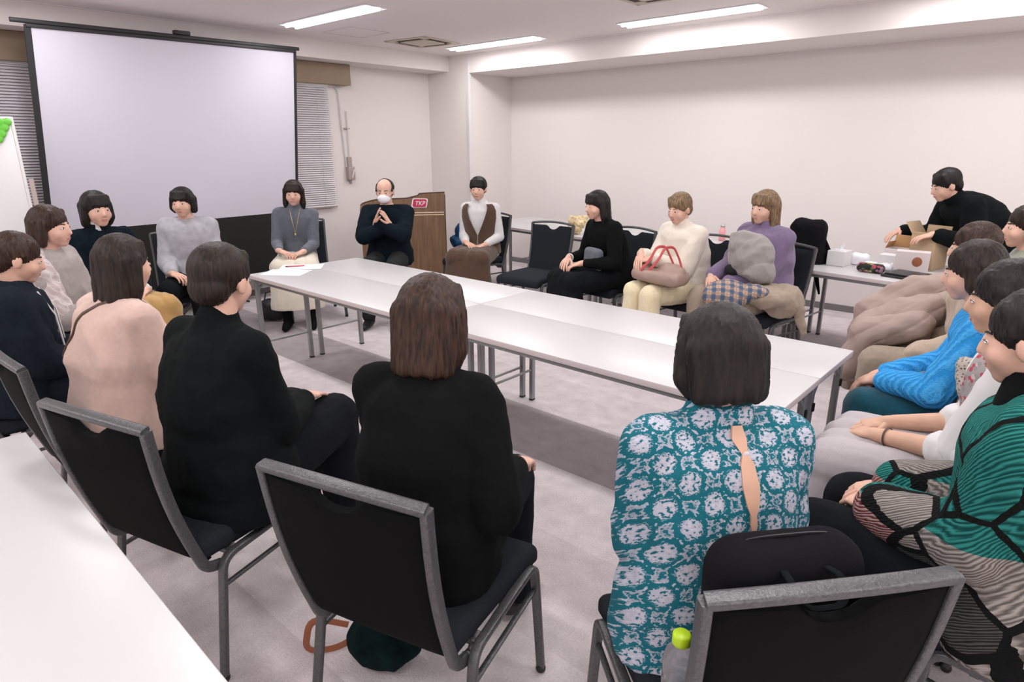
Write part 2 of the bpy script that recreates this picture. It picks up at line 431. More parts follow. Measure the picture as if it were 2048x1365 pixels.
class MB:
    def __init__(self):
        self.v, self.f, self.m = [], [], []

    def add(self, verts, faces, mi=0):
        o = len(self.v)
        self.v.extend([tuple(map(float, p)) for p in verts])
        self.f.extend([tuple(i + o for i in q) for q in faces])
        self.m.extend([mi] * len(faces))
        return self

    def rings(self, rings, mi=0, cap=True):
        n = len(rings[0]); verts = [p for r in rings for p in r]; faces = []
        for i in range(len(rings) - 1):
            for j in range(n):
                k = (j + 1) % n
                faces.append((i * n + j, i * n + k, (i + 1) * n + k, (i + 1) * n + j))
        if cap:
            faces.append(tuple(reversed(range(n)))); faces.append(tuple((len(rings) - 1) * n + j for j in range(n)))
        return self.add(verts, faces, mi)

    def ell(self, c, r, rot=None, n=18, k=10, mi=0):
        c = np.array(c, float); rot = np.eye(3) if rot is None else rot
        rs = []
        for i in range(k + 1):
            t = math.pi * (0.02 + 0.96 * i / k); z, q = -math.cos(t), math.sin(t)
            rs.append([c + rot @ (np.array([q * math.cos(a), q * math.sin(a), z]) * r) for a in np.linspace(0, 2 * math.pi, n, endpoint=False)])
        return self.rings(rs, mi)

    def cap(self, p0, p1, r0, r1, n=14, flat=1.0, hint=(0, 0, 1), mi=0, k=4):
        """Tapered limb with round ends; flat scales the second cross axis."""
        p0, p1 = np.array(p0, float), np.array(p1, float)
        F = frame_from(p1 - p0 if np.linalg.norm(p1 - p0) > 1e-6 else (0, 0, 1), hint)
        rs = []
        st = [(p0, r0, math.sin(a), math.cos(a)) for a in np.linspace(-math.pi / 2 * 0.96, 0, k)] + \
             [(p1, r1, math.sin(a), math.cos(a)) for a in np.linspace(0, math.pi / 2 * 0.96, k)]
        for (p, r, s, c) in st:
            q = p + F[:, 2] * r * s
            rs.append([q + F[:, 0] * r * c * math.cos(a) + F[:, 1] * r * c * flat * math.sin(a) for a in np.linspace(0, 2 * math.pi, n, endpoint=False)])
        return self.rings(rs, mi)

    def chain(self, pts, rad, n=12, mi=0):
        for i in range(len(pts) - 1):
            self.cap(pts[i], pts[i + 1], rad[i], rad[i + 1], n=n, mi=mi)
        return self

    def loft(self, secs, n=28, e=2.3, mi=0):
        """secs: (centre, right, front, rx, ry)."""
        rs = []
        for (c, X, Y, rx, ry) in secs:
            ring = []
            for a in np.linspace(0, 2 * math.pi, n, endpoint=False):
                ca, sa = math.cos(a), math.sin(a)
                ring.append(np.array(c) + np.array(X) * rx * math.copysign(abs(ca) ** (2 / e), ca) + np.array(Y) * ry * math.copysign(abs(sa) ** (2 / e), sa))
            rs.append(ring)
        return self.rings(rs, mi)

    def rbox(self, c, size, r=0.004, rot=None, seg=2, mi=0, fn=None, div=1):
        c = np.array(c, float); rot = np.eye(3) if rot is None else rot
        h = np.array(size, float) / 2; r = min(r, h.min() * 0.999)
        def line(H):
            a = [-H + r * t for t in np.linspace(0, 1, seg + 1)]; b = [H - r * t for t in np.linspace(1, 0, seg + 1)]
            mid = [(-H + r) + (2 * H - 2 * r) * t for t in np.linspace(0, 1, div + 1)][1:-1]
            return a + mid + b
        key = {}; verts = []; faces = []
        def vid(p):
            inner = np.clip(p, -(h - r), h - r); d = p - inner; q = inner + unit(d) * r
            kk = tuple(np.round(q, 6))
            if kk not in key:
                key[kk] = len(verts)
                if fn: q = fn(q)
                verts.append(c + rot @ q)
            return key[kk]
        for ax in range(3):
            u, w = (ax + 1) % 3, (ax + 2) % 3
            for sg in (-1, 1):
                lu, lw = line(h[u]), line(h[w])
                for i in range(len(lu) - 1):
                    for j in range(len(lw) - 1):
                        q = []
                        for (a, b_) in ((lu[i], lw[j]), (lu[i + 1], lw[j]), (lu[i + 1], lw[j + 1]), (lu[i], lw[j + 1])):
                            p = np.zeros(3); p[ax] = sg * h[ax]; p[u] = a; p[w] = b_; q.append(vid(p))
                        if sg < 0: q = q[::-1]
                        q2 = []
                        for t in q:
                            if t not in q2: q2.append(t)
                        if len(q2) > 2: faces.append(tuple(q2))
        return self.add(verts, faces, mi)

    def sweep(self, pts, w, h, up=(1, 0, 0), closed=False, rr=None, mi=0, n=12, e=4.0):
        """Tube of rounded-rectangular section along pts; h lies along 'up', w across."""
        pts = [np.array(p, float) for p in pts]; rs = []; m_ = len(pts)
        up = unit(up)
        for i, p in enumerate(pts):
            a = pts[(i - 1) % m_] if (closed or i > 0) else p
            b = pts[(i + 1) % m_] if (closed or i < m_ - 1) else p
            d0, d1 = unit(p - a), unit(b - p)
            t = unit((d0 if np.linalg.norm(p - a) > 0 else d1) + (d1 if np.linalg.norm(b - p) > 0 else d0))
            cosh = max(0.35, abs(np.dot(t, d1 if np.linalg.norm(b - p) > 0 else t)))
            s = unit(np.cross(t, up)); uu = unit(np.cross(s, t))
            ring = []
            for q in np.linspace(0, 2 * math.pi, n, endpoint=False) + math.pi / n:
                ca, sa = math.cos(q), math.sin(q)
                ring.append(p + s * (w / 2) / cosh * math.copysign(abs(ca) ** (2 / e), ca) + uu * (h / 2) * math.copysign(abs(sa) ** (2 / e), sa))
            rs.append(ring)
        if closed: rs.append(rs[0])
        return self.rings(rs, mi, cap=not closed)

    def prism(self, poly, z0, z1, fn=None, mi=0):
        """poly in xy extruded z0..z1, fn maps points."""
        n = len(poly)
        v = [(x, y, z0) for x, y in poly] + [(x, y, z1) for x, y in poly]
        f = [tuple(reversed(range(n))), tuple(range(n, 2 * n))] + [(i, (i + 1) % n, n + (i + 1) % n, n + i) for i in range(n)]
        if fn: v = [fn(p) for p in v]
        return self.add(v, f, mi)

    def mesh(self, name, mats, smooth=True):
        me = bpy.data.meshes.new(name)
        me.from_pydata(self.v, [], self.f)
        for mt in (mats if isinstance(mats, (list, tuple)) else [mats]):
            me.materials.append(mt)
        me.polygons.foreach_set('material_index', self.m)
        if smooth: me.polygons.foreach_set('use_smooth', [True] * len(self.f))
        me.update()
        return me


def link(name, me, parent=None):
    o = bpy.data.objects.new(name, me)
    C.objects.link(o)
    if parent is not None: o.parent = parent
    return o


def obj(name, mb, mats, parent=None, smooth=True, auto=True):
    me = mb.mesh(name, mats, smooth)
    if smooth and auto:
        sharp_edges(me)
    return link(name, me, parent)


def sharp_edges(me, ang=50):
    import bmesh
    bm = bmesh.new(); bm.from_mesh(me)
    bmesh.ops.recalc_face_normals(bm, faces=bm.faces)
    lim = math.radians(ang)
    for e in bm.edges:
        if len(e.link_faces) == 2 and e.calc_face_angle(0.0) > lim: e.smooth = False
    bm.to_mesh(me); bm.free()


def tag(o, label, cat, group=None, kind=None):
    o['label'] = label; o['category'] = cat
    if group: o['group'] = group
    if kind: o['kind'] = kind
    return o


def thing(name, label, cat, loc=(0, 0, 0), rz=0.0, group=None):
    o = bpy.data.objects.new(name, None); C.objects.link(o)
    o.location = loc; o.rotation_euler = (0, 0, rz); o.empty_display_size = 0.1
    return tag(o, label, cat, group)


def struct(name, mb, mats, smooth=False):
    o = obj(name, mb, mats, smooth=smooth); o['kind'] = 'structure'
    return o


def copy_tree(o, parent=None):
    c = o.copy(); C.objects.link(c)
    if parent is not None: c.parent = parent
    for ch in list(o.children): copy_tree(ch, c)
    return c


def ripple(P, seed, freq, k=10):
    """Cheap smooth pseudo-noise in about -1..1."""
    rng = np.random.RandomState(seed); out = np.zeros(len(P))
    for i in range(k):
        w = rng.normal(size=3); w = w / np.linalg.norm(w) * freq * rng.uniform(0.6, 1.5)
        out += np.sin(P @ w + rng.uniform(0, 6.28) + 1.3 * np.sin(P @ (rng.normal(size=3) * freq * 0.4)))
    return out / k * 1.8


def fuse(name, mb, mats, voxel=0.008, smooth=4, parent=None, folds=0.0, ffreq=22.0, seed=1, post=None, extra=None, fac=0.5):
    """Union the pieces into one continuous skin, smooth it, add soft folds."""
    me0 = mb.mesh('tmp', [])
    o = bpy.data.objects.new('tmp', me0); C.objects.link(o)
    rm = o.modifiers.new('r', 'REMESH'); rm.mode = 'VOXEL'; rm.voxel_size = voxel; rm.adaptivity = 0.0
    sm = o.modifiers.new('s', 'SMOOTH'); sm.factor = fac; sm.iterations = smooth
    dg = bpy.context.evaluated_depsgraph_get()
    me = bpy.data.meshes.new_from_object(o.evaluated_get(dg))
    bpy.data.objects.remove(o); bpy.data.meshes.remove(me0)
    me.name = name
    n = len(me.vertices); co = np.empty(n * 3); me.vertices.foreach_get('co', co); co = co.reshape(-1, 3)
    if folds or post:
        no = np.empty(n * 3); me.vertices.foreach_get('normal', no); no = no.reshape(-1, 3)
        if folds:
            r = 1 - 2 * np.abs(ripple(co * [1, 1, 1.25], seed, ffreq)); r2 = 1 - 2 * np.abs(ripple(co * [1.5, 1.5, 0.8], seed + 9, ffreq * 1.9)); co = co + no * (r * folds * 0.8 + r2 * folds * 0.4 + ripple(co, seed + 5, ffreq * 0.45) * folds * 0.7)[:, None]
        if post: co = post(co, no)
        me.vertices.foreach_set('co', co.ravel())
    me.materials.clear()
    mats = mats if isinstance(mats, (list, tuple)) else [mats]
    if extra:
        vs, fs = [tuple(p) for p in co], [tuple(p.vertices) for p in me.polygons]
        k = len(vs); vs += extra.v; fs += [tuple(i + k for i in q) for q in extra.f]
        m2 = bpy.data.meshes.new(name); m2.from_pydata(vs, [], fs); bpy.data.meshes.remove(me); me = m2
    for mt in mats: me.materials.append(mt)
    me.polygons.foreach_set('use_smooth', [True] * len(me.polygons))
    me.update()
    return link(name, me, parent)


# ---------------------------------------------------------------- people
def ik(S, W, l1, l2, pole):
    S, W = np.array(S, float), np.array(W, float)
    d = W - S; D = np.linalg.norm(d); D2 = min(D, (l1 + l2) * 0.995); u = d / D; W = S + u * D2
    a = (l1 * l1 - l2 * l2 + D2 * D2) / (2 * D2); h = math.sqrt(max(l1 * l1 - a * a, 1e-6))
    p = np.array(pole, float) - u * np.dot(pole, u)
    return S + u * a + unit(p) * h, W


def hand(body, fingers, W, d, n, side, s=1.0, curl=0.35, spread=0.12, thumb=0.5):
    """W wrist, d towards the fingers, n palm normal, side +1 when the thumb lies along +cross(n, d)."""
    d = unit(d); n = unit(np.array(n, float) - d * np.dot(n, d)); t = np.cross(n, d) * side
    W = np.array(W, float)
    Rm = np.array([t, d, n]).T
    body.cap(W - d * 0.02 * s, W + d * 0.02 * s, 0.024 * s, 0.025 * s, n=12)
    body.ell(W + d * 0.048 * s, (0.038 * s, 0.046 * s, 0.016 * s), Rm, n=16, k=8)
    body.ell(W + d * 0.070 * s, (0.037 * s, 0.024 * s, 0.013 * s), Rm, n=16, k=8)
    body.ell(W + d * 0.030 * s + t * 0.020 * s + n * 0.006 * s, (0.016 * s, 0.028 * s, 0.015 * s), Rm, n=12, k=6)
    ln = [0.070, 0.078, 0.072, 0.056]; off = [0.0285, 0.0100, -0.0095, -0.0275]; r0 = [0.0088, 0.0090, 0.0086, 0.0076]
    for i in range(4):
        b = W + d * (0.082 - 0.004 * abs(i - 1)) * s + t * off[i] * s
        a0 = curl * (0.55 + 0.12 * i); sp = (1.2 - i) * spread
        pts = [b - d * 0.012 * s]; cur = b; ang = a0
        dd = unit(d + t * sp)
        for k, fr in enumerate((0.45, 0.30, 0.25)):
            seg = unit(dd * math.cos(ang) + n * math.sin(ang)); pts.append(cur); cur = cur + seg * ln[i] * fr * s; ang += curl * 1.1
        pts.append(cur)
        r = [r0[i] * s * q for q in (1.0, 1.0, 0.95, 0.88, 0.76)]
        fingers.chain(pts, r, n=10)
    b = W + d * 0.022 * s + t * 0.026 * s
    d1 = unit(d * 0.75 + t * 0.65 * (0.6 + thumb) + n * 0.30); d2 = unit(d * 1.0 + t * 0.15 + n * 0.45 * (1 - thumb * 0.4))
    p1 = b + d1 * 0.038 * s; p2 = p1 + unit(d1 + d2) * 0.028 * s; p3 = p2 + d2 * 0.024 * s
    fingers.chain([b, p1, p2, p3], [0.0125 * s, 0.0105 * s, 0.0098 * s, 0.0082 * s], n=10)


CLASP = dict(R=((0.085, 0.30, 0.645), (-0.80, 0.55, -0.22), (0.1, -0.15, -1.0)),
             L=((-0.085, 0.285, 0.628), (0.80, 0.58, -0.18), (0.0, -0.1, 1.0)))


def person(label, loc, face, s=1.0, lean=6.0, side=0.0, twist=0.0, head=(0.0, 8.0), neckfwd=0.012, hands=CLASP, hs=0.96,
           knee=(0.10, 0.43, 0.53), knees=None, feet=None, top=None, bottom=None, hair=None, shoes='black_plastic', skin='skin', stand=False,
           pelvis=None, sh=0.150, face_detail=True, curl=0.4, group=None, name='person', girth=1.0, elbow=None, seatz=0.463, slouch=0.02):
    root = thing(name, label, 'person', (loc[0], loc[1], 0), R_(face - 90), group)
    P = vec(0, 0, seatz + 0.085) if not stand else vec(0, 0, 0.88 * s)
    if pelvis is not None: P = vec(*pelvis)
    u = unit(vec(math.tan(R_(side)), math.tan(R_(lean)), 1))
    tw = R_(twist); X0 = vec(1, 0, 0); X1 = vec(math.cos(tw), math.sin(tw), 0)
    def fr(t):
        x = unit(X0 * (1 - t) + X1 * t); x = unit(x - u * np.dot(x, u)); return x, np.cross(u, x)
    def sp(t, rx, ry, back=0.0):
        k = min(1.0, max(0.0, t / 0.42)); x, y = fr(k)
        c = P + u * t * s - y * (back + slouch * math.sin(math.pi * min(1, max(0, k)) ** 0.8)) * s
        return (c, x, y, rx * s * girth, ry * s * girth)
    xs, ys = fr(1.0)
    body, fing = MB(), MB()
    prof = [(-.10, .13, .10), (-.03, .165, .115), (.04, .162, .115), (.10, .145, .105), (.17, .130, .096), (.25, .142, .104), (.33, .150, .106),
            (.395, .148, .090), (.435, .120, .068), (.465, .085, .056), (.49, .058, .052)]
    body.loft([sp(*q) for q in prof])
    nb = P + u * 0.475 * s
    yaw_, pit = R_(head[0]), R_(head[1])
    hf = vec(math.sin(yaw_) * math.cos(pit), math.cos(yaw_) * math.cos(pit), -math.sin(pit))
    hx = unit(np.cross(hf, vec(math.tan(R_(side)) * .6, 0, 1))); hz = np.cross(hx, hf)
    ux = unit(u * 0.6 + vec(0, 0, 1) * 0.5)
    H = nb + ux * 0.128 * s + ys * (0.018 + neckfwd) * s + hf * 0.012 * s
    HR = np.array([hx, hf, hz]).T
    hsz = 0.97 * (0.5 + 0.5 * s)
    def hp(x, y, z): return H + HR @ (np.array([x, y, z]) * hsz)
    def he(mb, c, r, mi=0, n=20, k=12): mb.ell(hp(*c), np.array(r) * hsz, HR, n=n, k=k, mi=mi)
    body.cap(nb - u * 0.04 * s, hp(0, -0.018, -0.055), 0.055 * s, 0.050 * s, n=18)
    he(body, (0, -0.018, 0.026), (0.075, 0.092, 0.084)); he(body, (0, 0.018, -0.022), (0.063, 0.072, 0.080))
    he(body, (0, 0.050, -0.080), (0.030, 0.028, 0.025)); he(body, (0, 0.060, -0.058), (0.032, 0.026, 0.024)); he(body, (0.036, 0.045, -0.030), (0.026, 0.030, 0.032)); he(body, (-0.036, 0.045, -0.030), (0.026, 0.030, 0.032))
    body.cap(hp(0, 0.078, 0.012), hp(0, 0.094, -0.024), 0.008, 0.0115, n=10); he(body, (0, 0.085, -0.029), (0.016, 0.011, 0.008))
    body.cap(hp(0, 0.067, 0.024), hp(0.036, 0.053, 0.023), 0.010, 0.008, n=10); body.cap(hp(0, 0.067, 0.024), hp(-0.036, 0.053, 0.023), 0.010, 0.008, n=10)
    he(body, (0, 0.070, -0.057), (0.024, 0.018, 0.012))
    for sg in (-1, 1): he(body, (sg * 0.077, -0.008, -0.010), (0.010, 0.019, 0.031))
    # arms
    Sx = {}; arms = {}
    for sg, key in ((1, 'R'), (-1, 'L')):
        S = P + u * 0.412 * s + xs * sg * sh * s * girth - ys * slouch * 0.3 * s
        Wt, hd, hn = hands[key][:3]
        pole = (sg * 0.22, -0.40, -0.85) if elbow is None else (elbow[0] * sg, elbow[1], elbow[2])
        E_, W_ = ik(S, vec(*Wt), 0.275 * s, 0.245 * s, pole)
        arms[key] = (S, E_, W_)
        body.cap(S - xs * sg * 0.05 * s, S, 0.048 * s, 0.045 * s); body.cap(S, E_, 0.044 * s, 0.037 * s); body.cap(E_, W_, 0.041 * s, 0.026 * s)
        hand(body, fing, W_ + unit(W_ - E_) * 0.012, hd, hn, -sg if len(hands[key]) < 4 else hands[key][3], hs, curl=hands.get('curl', curl), spread=hands.get('spread', 0.05), thumb=hands.get('thumb', 0.35))
    # legs
    kn, an = {}, {}
    if stand:
        for sg in (1, -1):
            kn[sg] = vec(sg * 0.10, 0.02, 0.46 * s); an[sg] = vec(sg * 0.11, -0.02, 0.08)
    else:
        kk = knees or {1: (knee[0], knee[1], knee[2]), -1: (-knee[0], knee[1], knee[2])}
        ff = feet or {1: (knee[0], knee[1] + 0.02, 0.075), -1: (-knee[0], knee[1] + 0.02, 0.075)}
        for sg in (1, -1): kn[sg] = vec(*kk[sg]); an[sg] = vec(*ff[sg])
    for sg in (1, -1):
        hj = P + vec(sg * 0.085 * s, 0.0, -0.015 if not stand else -0.03)
        body.cap(hj, kn[sg], 0.078 * s, 0.055 * s); body.cap(kn[sg], an[sg], 0.052 * s, 0.034 * s)
        fd = unit(vec(0.12 * sg, 1, 0)); body.cap(an[sg] - fd * 0.03 + vec(0, 0, -0.035), an[sg] + fd * 0.13 + vec(0, 0, -0.045), 0.032, 0.026, flat=0.8)
    fuse('body', body, M[skin], 0.0058, 3, root, extra=fing)
    # shoes
    for sg in (1, -1):
        sb = MB(); fd = unit(vec(0.12 * sg, 1, 0)); a = an[sg]
        sb.cap(a - fd * 0.035 + vec(0, 0, -0.03), a + fd * 0.05 + vec(0, 0, -0.035), 0.040, 0.042, flat=0.9); sb.cap(a + fd * 0.05 + vec(0, 0, -0.037), a + fd * 0.145 + vec(0, 0, -0.045), 0.042, 0.030, flat=0.85)
        sb.cap(a + vec(0, 0, 0.02), a + vec(0, 0, -0.03), 0.040, 0.043)
        fuse('shoe', sb, M[shoes], 0.008, 3, root, post=lambda co, no: np.column_stack([co[:, 0], co[:, 1], np.maximum(co[:, 2], 0.002)]))
    # top garment
    if top:
        g = top.get('g', 0.014); hem = top.get('hem', -0.07); t_ = MB()
        ps = [(hem, .162 + top.get('flare', 0), .120 + top.get('flare', 0))] + [q for q in prof if q[0] > hem + 0.02 and q[0] < 0.455]
        secs = []
        for (t, rx, ry) in ps:
            loose = top.get('loose', 0.0) * (1 if t < 0.30 else 0.4)
            secs.append(sp(t, rx + (g + loose) / s, ry + (g + loose) / s))
        secs.append(sp(0.470, .080, .062)); secs.append(sp(0.487, .066, .058))
        t_.loft(secs, n=32)
        sl = top.get('sleeve', 0.93); sr = top.get('sr', g)
        for sg, key in ((1, 'R'), (-1, 'L')):
            S, E_, W_ = arms[key]
            t_.cap(nb - u * 0.045 * s + xs * sg * 0.035 * s, S + u * 0.000, 0.044 * s + g * .55, 0.046 * s + g * .85)
            if sl > 0:
                t_.cap(S, E_, 0.045 * s + g * .9, 0.039 * s + sr)
                we = E_ + (W_ - E_) * sl * 0.97
                t_.cap(E_, we, 0.039 * s + sr, 0.026 * s + sr * top.get('cuffk', 0.6), n=16)
        if top.get('neck') == 'high':
            t_.cap(nb - u * 0.03 * s, nb + ux * 0.030 * s + ys * 0.006, 0.066 * s, 0.059 * s, n=18, k=3)
        if top.get('neck') == 'collar':
            t_.loft([(nb + u * (q - 0.02) * s + ys * 0.004, xs, ys, (0.074 - q * .15) * s, (0.068 - q * .15) * s) for q in (0, 0.04, 0.062)], n=24)
        if top.get('neck') == 'hood':
            for a in np.linspace(0, 2 * math.pi, 14, endpoint=False):
                b_ = a + 0.45
                f_ = lambda q: nb + u * (0.005 - 0.012 * math.sin(q)) * s + xs * 0.085 * s * math.cos(q) + ys * (0.075 * math.sin(q) - 0.03) * s
                t_.cap(f_(a), f_(b_), 0.028, 0.028, n=10)
            t_.ell(nb - ys * 0.115 * s - u * 0.03 * s, (0.10, 0.045, 0.075), np.array([xs, ys, u]).T)
        if top.get('tail'):   # long coat skirt over the thighs and seat
            tl = top['tail']
            for sg in (1, -1):
                hj = P + vec(sg * 0.085 * s, 0.02, 0.0); t_.cap(hj, hj * (1 - tl) + kn[sg] * tl, 0.098 * s, 0.085 * s)
            t_.cap(P + vec(0, -0.02, -0.0), P + vec(0, 0.25 * tl, 0.0), 0.10, 0.09)
        o = fuse('top_garment', t_, M[top['mat']], top.get('voxel', 0.009), top.get('smooth', 5), root, folds=top.get('folds', 0.004), ffreq=top.get('ff', 24), seed=int(abs(loc[0] * 131 + loc[1] * 71)) + 3)
        o.name = top.get('name', 'sweater')
        if top.get('cuff'):
            for key in ('R', 'L'):
                S, E_, W_ = arms[key]; c_ = MB(); d_ = unit(W_ - E_)
                we = E_ + (W_ - E_) * sl * 0.97
                c_.cap(we - d_ * 0.03, we + d_ * 0.012, 0.031 * s + sr * .5, 0.030 * s + sr * .35, n=16)
                obj('cuff', c_, M[top['cuff']], root)
    # bottoms
    if bottom:
        b_ = MB(); g = bottom.get('g', 0.014)
        if bottom['kind'] == 'trousers':
            b_.ell(P + vec(0, -0.01, -0.015), (0.172 * s * girth, 0.125 * s, 0.10 * s))
            for sg in (1, -1):
                hj = P + vec(sg * 0.085 * s, 0.0, -0.015 if not stand else -0.03)
                b_.cap(hj, kn[sg], 0.080 * s + g, 0.056 * s + g); b_.cap(kn[sg], an[sg] + vec(0, 0, 0.02), 0.054 * s + g, 0.040 * s + bottom.get('hemr', g))
        else:
            w = bottom.get('w', 0.0); hemz = bottom.get('hemz', 0.22)
            b_.ell(P + vec(0, -0.01, -0.015), (0.175 * s, 0.13 * s, 0.10 * s))
            for q in (-1, -0.4, 0.4, 1):
                kx = kn[1][0] * (q + 1) / 2 + kn[-1][0] * (1 - q) / 2; ky = kn[1][1] * (q + 1) / 2 + kn[-1][1] * (1 - q) / 2
                zk = kn[1][2] if q > 0 else kn[-1][2]
                b_.cap(P + vec(q * 0.085, 0.0, -0.01), (kx + q * w * 0.5, ky + 0.0, zk), 0.085 * s + g * .6, 0.066 * s + g)
            kc = (kn[1] + kn[-1]) / 2; ac = (an[1] + an[-1]) / 2; secs = []
            half = abs(kn[1][0] - kn[-1][0]) / 2
            for q in np.linspace(0, 1, 7):
                z = kc[2] * (1 - q) + hemz * q; yy = kc[1] - 0.005 + (ac[1] - kc[1]) * q * 0.9; xx = kc[0] * (1 - q) + ac[0] * q
                secs.append((vec(xx, yy, z), vec(1, 0, 0), vec(0, 1, 0), half + 0.062 + w * (0.4 + q * 0.6) + g, 0.066 + g + bottom.get('flare', 0.03) * q))
            b_.loft(secs, n=30)
            if bottom.get('tights'):
                for sg in (1, -1):
                    tb = MB(); tb.cap(kn[sg], an[sg] + vec(0, 0, 0.0), 0.056 * s, 0.038 * s); obj('tights', tb, M[bottom['tights']], root)
        o = fuse('bottom_garment', b_, M[bottom['mat']], 0.009, 5, root, folds=bottom.get('folds', 0.004), ffreq=bottom.get('ff', 22), seed=int(abs(loc[0] * 91 + loc[1] * 37)) + 11)
        o.name = bottom.get('name', 'trousers' if bottom['kind'] == 'trousers' else 'skirt')
    # face
    if face_detail:
        for sg in (-1, 1):
            e_ = MB(); he(e_, (sg * 0.0300, 0.0725, 0.0015), (0.0130, 0.006, 0.0052), 0, 12, 8); he(e_, (sg * 0.0290, 0.0765, 0.0012), (0.0052, 0.0028, 0.0046), 1, 12, 8)
            e_.cap(hp(sg * 0.017, 0.0785, 0.0042), hp(sg * 0.030, 0.0795, 0.0070), 0.0012, 0.0016, n=6, mi=1); e_.cap(hp(sg * 0.030, 0.0795, 0.0070), hp(sg * 0.043, 0.0700, 0.0032), 0.0016, 0.0011, n=6, mi=1)
            obj('eye', e_, [M['eye_white'], M['eye_dark']], root)
            br = MB(); br.cap(hp(sg * 0.015, 0.0775, 0.0225), hp(sg * 0.032, 0.0700, 0.026), 0.0028, 0.0028, n=6); br.cap(hp(sg * 0.032, 0.0700, 0.026), hp(sg * 0.046, 0.0585, 0.0215), 0.0028, 0.0014, n=6)
            obj('eyebrow', br, M[(hair or {}).get('mat', 'hair_black')], root)
        lp = MB(); he(lp, (0, 0.0835, -0.0535), (0.020, 0.005, 0.0036)); he(lp, (0, 0.0825, -0.0600), (0.0175, 0.005, 0.0042)); obj('lips', lp, M['lip'], root)
    if hair:
        h_ = MB(); st = hair['style']
        def hc(a, b_2, r0, r1, flat=1.0): h_.cap(hp(*a), hp(*b_2), r0 * hsz, r1 * hsz, flat=flat, hint=hx)
        if st == 'receding':
            he(h_, (0, -0.040, 0.032), (0.082, 0.078, 0.079)); he(h_, (0.0, -0.075, -0.02), (0.066, 0.04, 0.06))
            for sg in (-1, 1): hc((sg * 0.070, -0.02, 0.055), (sg * 0.073, 0.022, 0.012), 0.014, 0.010)
        else:
            he(h_, (0, -0.022, 0.034), (0.086, 0.096, 0.088))
            for sg in (-1, 1): hc((sg * 0.05, 0.025, 0.080), (sg * 0.076, 0.014, 0.02), 0.020, 0.011)
            if hair.get('fringe', False):
                for q in np.linspace(-0.05, 0.05, 6): hc((q * .8, 0.045, 0.086), (q, 0.0835 - abs(q) * 0.32, 0.034), 0.016, 0.0065)
            if st in ('bob', 'long'):
                L_ = hair.get('len', 0.12)
                for sg in (-1, 1):
                    hc((sg * 0.072, -0.010, 0.03), (sg * 0.078, -0.010, -L_ * 0.6), 0.024, 0.027); hc((sg * 0.078, -0.010, -L_ * 0.6), (sg * 0.068, -0.012, -L_), 0.027, 0.018)
                    hc((sg * 0.060, -0.055, 0.02), (sg * 0.062, -0.055, -L_), 0.034, 0.026)
                for q in (-0.035, 0, 0.035): hc((q, -0.075, 0.03), (q * 1.1, -0.082, -L_), 0.038, 0.024)
            elif st == 'short':
                he(h_, (0, -0.060, -0.020), (0.070, 0.052, 0.060))
                for sg in (-1, 1): hc((sg * 0.070, -0.02, 0.04), (sg * 0.072, -0.012, -0.005), 0.018, 0.012)
            elif st == 'tied':
                he(h_, (0, -0.060, -0.015), (0.068, 0.050, 0.058)); he(h_, (0, -0.115, -0.02), (0.030, 0.030, 0.034))
                if hair.get('tail'): hc((0, -0.125, -0.03), (0.012, -0.118, -0.20), 0.022, 0.010)
        def strands(co, no):
            q = (co - H) @ HR; a = np.arctan2(q[:, 0], -q[:, 1])
            return co + no * (0.0013 * np.sin(a * 34 + 2 * np.sin(q[:, 2] * 22)) + 0.0006 * np.sin(a * 61 + q[:, 2] * 20))[:, None]
        fuse('hair', h_, M[hair['mat']], 0.007, 4, root, post=strands)
    root['_dbg'] = 1
    del root['_dbg']
    return dict(root=root, H=H, HR=HR, hp=hp, he=he, arms=arms, P=P, u=u, xs=xs, ys=ys, nb=nb, kn=kn, an=an)


# ---------------------------------------------------------------- chairs
def fillet(pts, r, k=6):
    out = [np.array(pts[0], float)]
    for i in range(1, len(pts) - 1):
        a, b_, c = (np.array(pts[j], float) for j in (i - 1, i, i + 1))
        d0, d1 = unit(a - b_), unit(c - b_); rr = min(r, np.linalg.norm(a - b_) * .45, np.linalg.norm(c - b_) * .45)
        p0, p1 = b_ + d0 * rr, b_ + d1 * rr
        for t in np.linspace(0, 1, k + 1): out.append(p0 * (1 - t) ** 2 + b_ * 2 * t * (1 - t) + p1 * t * t)
    out.append(np.array(pts[-1], float))
    return out


